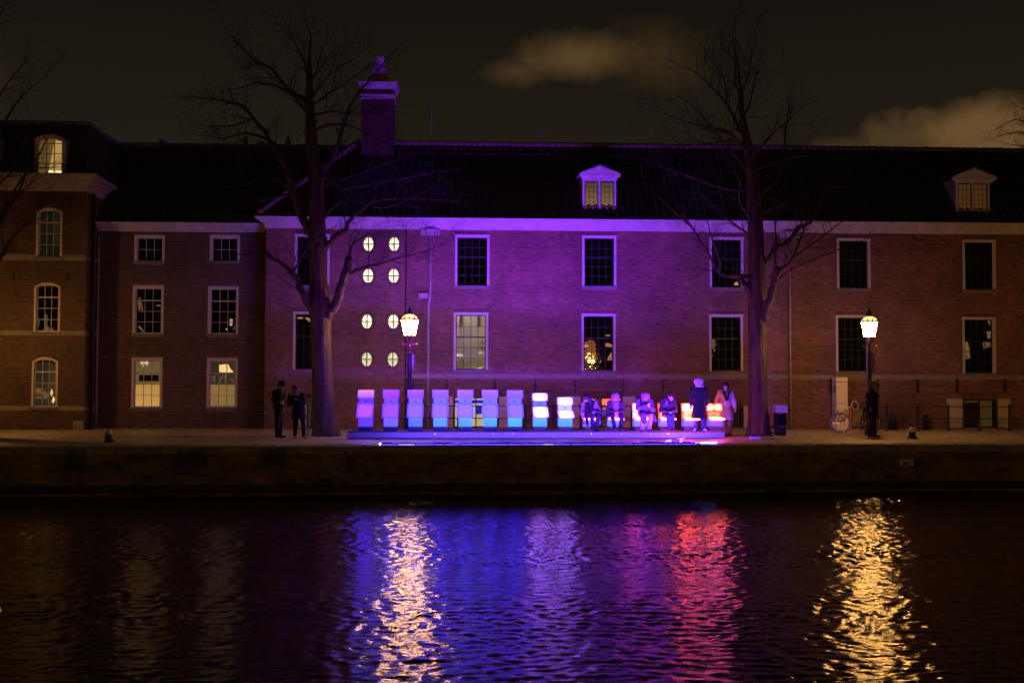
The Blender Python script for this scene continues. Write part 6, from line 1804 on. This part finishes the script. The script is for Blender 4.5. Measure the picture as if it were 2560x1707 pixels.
T.limb([(778, 250), (784, 239), (815, 198), (846, 170), (883, 150)], px_(3.5), px_(.9), -.9, 1)
T.limb([(776, 205), (760, 156), (742, 119), (730, 90)], px_(3.5), px_(.8), .5, 1)
T.limb([(776, 205), (801, 167), (825, 150)], px_(3), px_(.8), -.5, 1)
T.limb([(780, 290), (825, 280), (901, 287), (960, 280)], px_(4), px_(1), 1.5, 1)
T.limb([(782, 330), (825, 311), (866, 313), (900, 325), (950, 350)], px_(4.5), px_(1), -1.3, 1)
T.limb([(735, 495), (694, 449), (598, 463), (560, 470)], px_(4), px_(1), -1.2, 1)
T.limb([(730, 487), (667, 497), (574, 542)], px_(4), px_(1), -1.6, 1)
T.limb([(790, 420), (850, 470), (930, 460), (1040, 440), (1090, 430)], px_(5), px_(1), 1.8, 1.2)
T.limb([(795, 560), (860, 500), (960, 520), (1080, 470)], px_(5), px_(1), -1.7, 1.1)
T.finish('bare_tree', 'big bare tree with forked trunk lit golden on one side, before the oval windows', (b1.x, b1.y, 0))

b2 = G(1742 * K, 1000 * K, 0)
T = Tree(b2.y, 33)
tp = [(1742, 1004, 32), (1742, 985, 27), (1742, 940, 22), (1741, 850, 20.5), (1739, 770, 20), (1739, 700, 20.5), (1737, 600, 19), (1735, 500, 17.5), (1729, 420, 14.5), (1721, 350, 12), (1710, 300, 9.5), (1704, 260, 7), (1702, 215, 4.5), (1697, 170, 2.5), (1690, 115, 1.2)]
trunk(T, tp)
for pts, a, c, dy, st in [
 ([(1850, 330), (1841, 309), (1825, 276), (1810, 253), (1780, 220), (1740, 183), (1704, 166)], 6, 1, .8, 0),
 ([(1816, 253), (1813, 208), (1796, 178), (1774, 149)], 3, .8, -.6, .3), ([(1858, 370), (1839, 346), (1810, 326), (1740, 312), (1656, 284)], 4.5, 1, -1.2, 0),
 ([(1875, 450), (1861, 416), (1816, 366), (1780, 318), (1749, 281)], 6, 1, 1, 0), ([(1866, 380), (1836, 352), (1768, 360), (1670, 366)], 4, 1, -1.5, 0),
 ([(1852, 315), (1853, 301), (1869, 273), (1883, 222), (1897, 166)], 5, 1, .6, 0), ([(1852, 240), (1841, 214), (1836, 130), (1832, 95)], 3.2, .8, .4, 0),
 ([(1852, 230), (1869, 197), (1881, 138), (1890, 100)], 3.2, .8, -.4, 0), ([(1880, 450), (1869, 416), (1889, 385), (1917, 351), (1945, 323), (1985, 290)], 6, 1, -1, 0),
 ([(1885, 500), (1951, 433), (1962, 343), (1973, 259)], 5, 1, 1.2, 0), ([(1890, 560), (1870, 539), (1847, 497), (1853, 463), (1830, 420)], 5, 1, -1.2, 0),
 ([(1885, 600), (1867, 582), (1824, 552), (1790, 520), (1740, 470)], 4.5, 1, 1.3, 0), ([(1885, 480), (1800, 470), (1720, 440), (1660, 420)], 4, 1, .9, 0),
 ([(1880, 430), (1960, 400), (2040, 390), (2100, 430)], 4, 1, -1, 0), ([(1890, 540), (1980, 500), (2060, 470), (2130, 470)], 4, 1, 1.4, 0)]:
    T.limb(pts, pxr(a, T.Y), pxr(c, T.Y), dy, 1.0, None, 7, st)
px_ = lambda r: pxr(r, T.Y)
T.limb([(1895, 672), (1909, 660), (1938, 626), (1973, 601), (1998, 569), (2026, 555), (2040, 527), (2076, 463)], px_(12), px_(1.2), -.7, .8)
T.limb([(1900, 810), (1909, 793), (1922, 757), (1936, 704), (1941, 668)], px_(13), px_(8), -.7, 0)
T.limb([(1939, 672), (1939, 610), (1939, 555), (1945, 500)], px_(4), px_(1), .3, .7, None, 6, -.7)
T.limb([(1938, 696), (1955, 672), (1980, 649), (2007, 582), (2030, 520)], px_(6.5), px_(1), -.5, .8, None, 6, -.65)
T.limb([(1980, 649), (2030, 612), (2099, 559), (2150, 520)], px_(3.5), px_(.8), -.6, .7, None, 6, -.8)
T.limb([(1940, 704), (1984, 672), (2095, 624), (2160, 600)], px_(3), px_(.8), .8, .5, None, 6, -.65)
T.limb([(1882, 745), (1872, 727), (1856, 704), (1842, 693), (1819, 688), (1796, 679), (1778, 647), (1732, 571), (1700, 530)], px_(10), px_(1.4), -.9, .7)
T.limb([(1885, 690), (1850, 692), (1820, 688)], px_(7), px_(6), -.5, 0)
T.limb([(1798, 676), (1799, 650), (1782, 605), (1770, 560)], px_(4), px_(1), -.6, .7, None, 6, -.6)
T.limb([(1735, 575), (1709, 550), (1640, 486)], px_(3), px_(.9), -.4, .7, None, 6, -.8)
T.finish('bare_tree', 'bare upright tree with violet lit trunk beside the equipment cases', (b2.x, b2.y, 0))

T = Tree(36.0, 44)
trunk(T, [(-48, 1004, 30), (-46, 850, 24), (-38, 700, 22), (-26, 560, 20), (-28, 420, 16), (-40, 280, 10), (-45, 150, 4)])
for pts, a, c, dy in [([(-25, 560), (0, 545), (40, 470), (90, 400), (120, 340)], 5, 1, .3), ([(-25, 620), (10, 540), (60, 450), (75, 330)], 6, 1, -.6), ([(-30, 430), (0, 330), (40, 260), (100, 200)], 5, 1, .6),
                      ([(-30, 700), (20, 610), (70, 560), (110, 540)], 4, 1, -.4), ([(-35, 350), (0, 240), (50, 170)], 4, 1, 0), ([(-25, 500), (30, 430), (120, 420)], 3.5, 1, -.8), ([(-70, 700), (-130, 600), (-220, 520), (-300, 480)], 8, 1, .5), ([(-35, 560), (-110, 430), (-200, 330)], 7, 1, -.6), ([(-40, 420), (-110, 300), (-170, 190)], 6, 1, .6), ([(-45, 300), (-90, 190), (-120, 80)], 5, 1, -.4), ([(-48, 300), (-30, 150), (0, 40)], 4, 1, .5), ([(-60, 620), (-160, 560), (-260, 590)], 5, 1, -1)]:
    T.limb(pts, pxr(a, T.Y), pxr(c, T.Y), dy, .8)
T.finish('bare_tree', 'bare tree at the quay before the corner house, cut by the frame edge', (P(-26, 1090, 36).x, 36.0, 0))

T = Tree(57.0, 55)
T.tr.tube([(P(2640, 900, 57).x, 57, -.1), (P(2640, 900, 57).x, 57, 8), (P(2650, 300, 57).x, 57, 15)], [.3, .24, .08], 10)
for pts in ([(2645, 420), (2600, 350), (2560, 330), (2500, 340)], [(2648, 380), (2590, 320), (2540, 300), (2500, 318)], [(2648, 340), (2600, 290), (2550, 270)], [(2646, 400), (2580, 372), (2520, 360)]):
    T.limb(pts, .06, .012, R.uniform(-1, 1), 1.0)
T.finish('bare_tree', 'bare tree rising behind the long roof against the bright cloud', (P(2640, 900, 57).x, 57, 0))
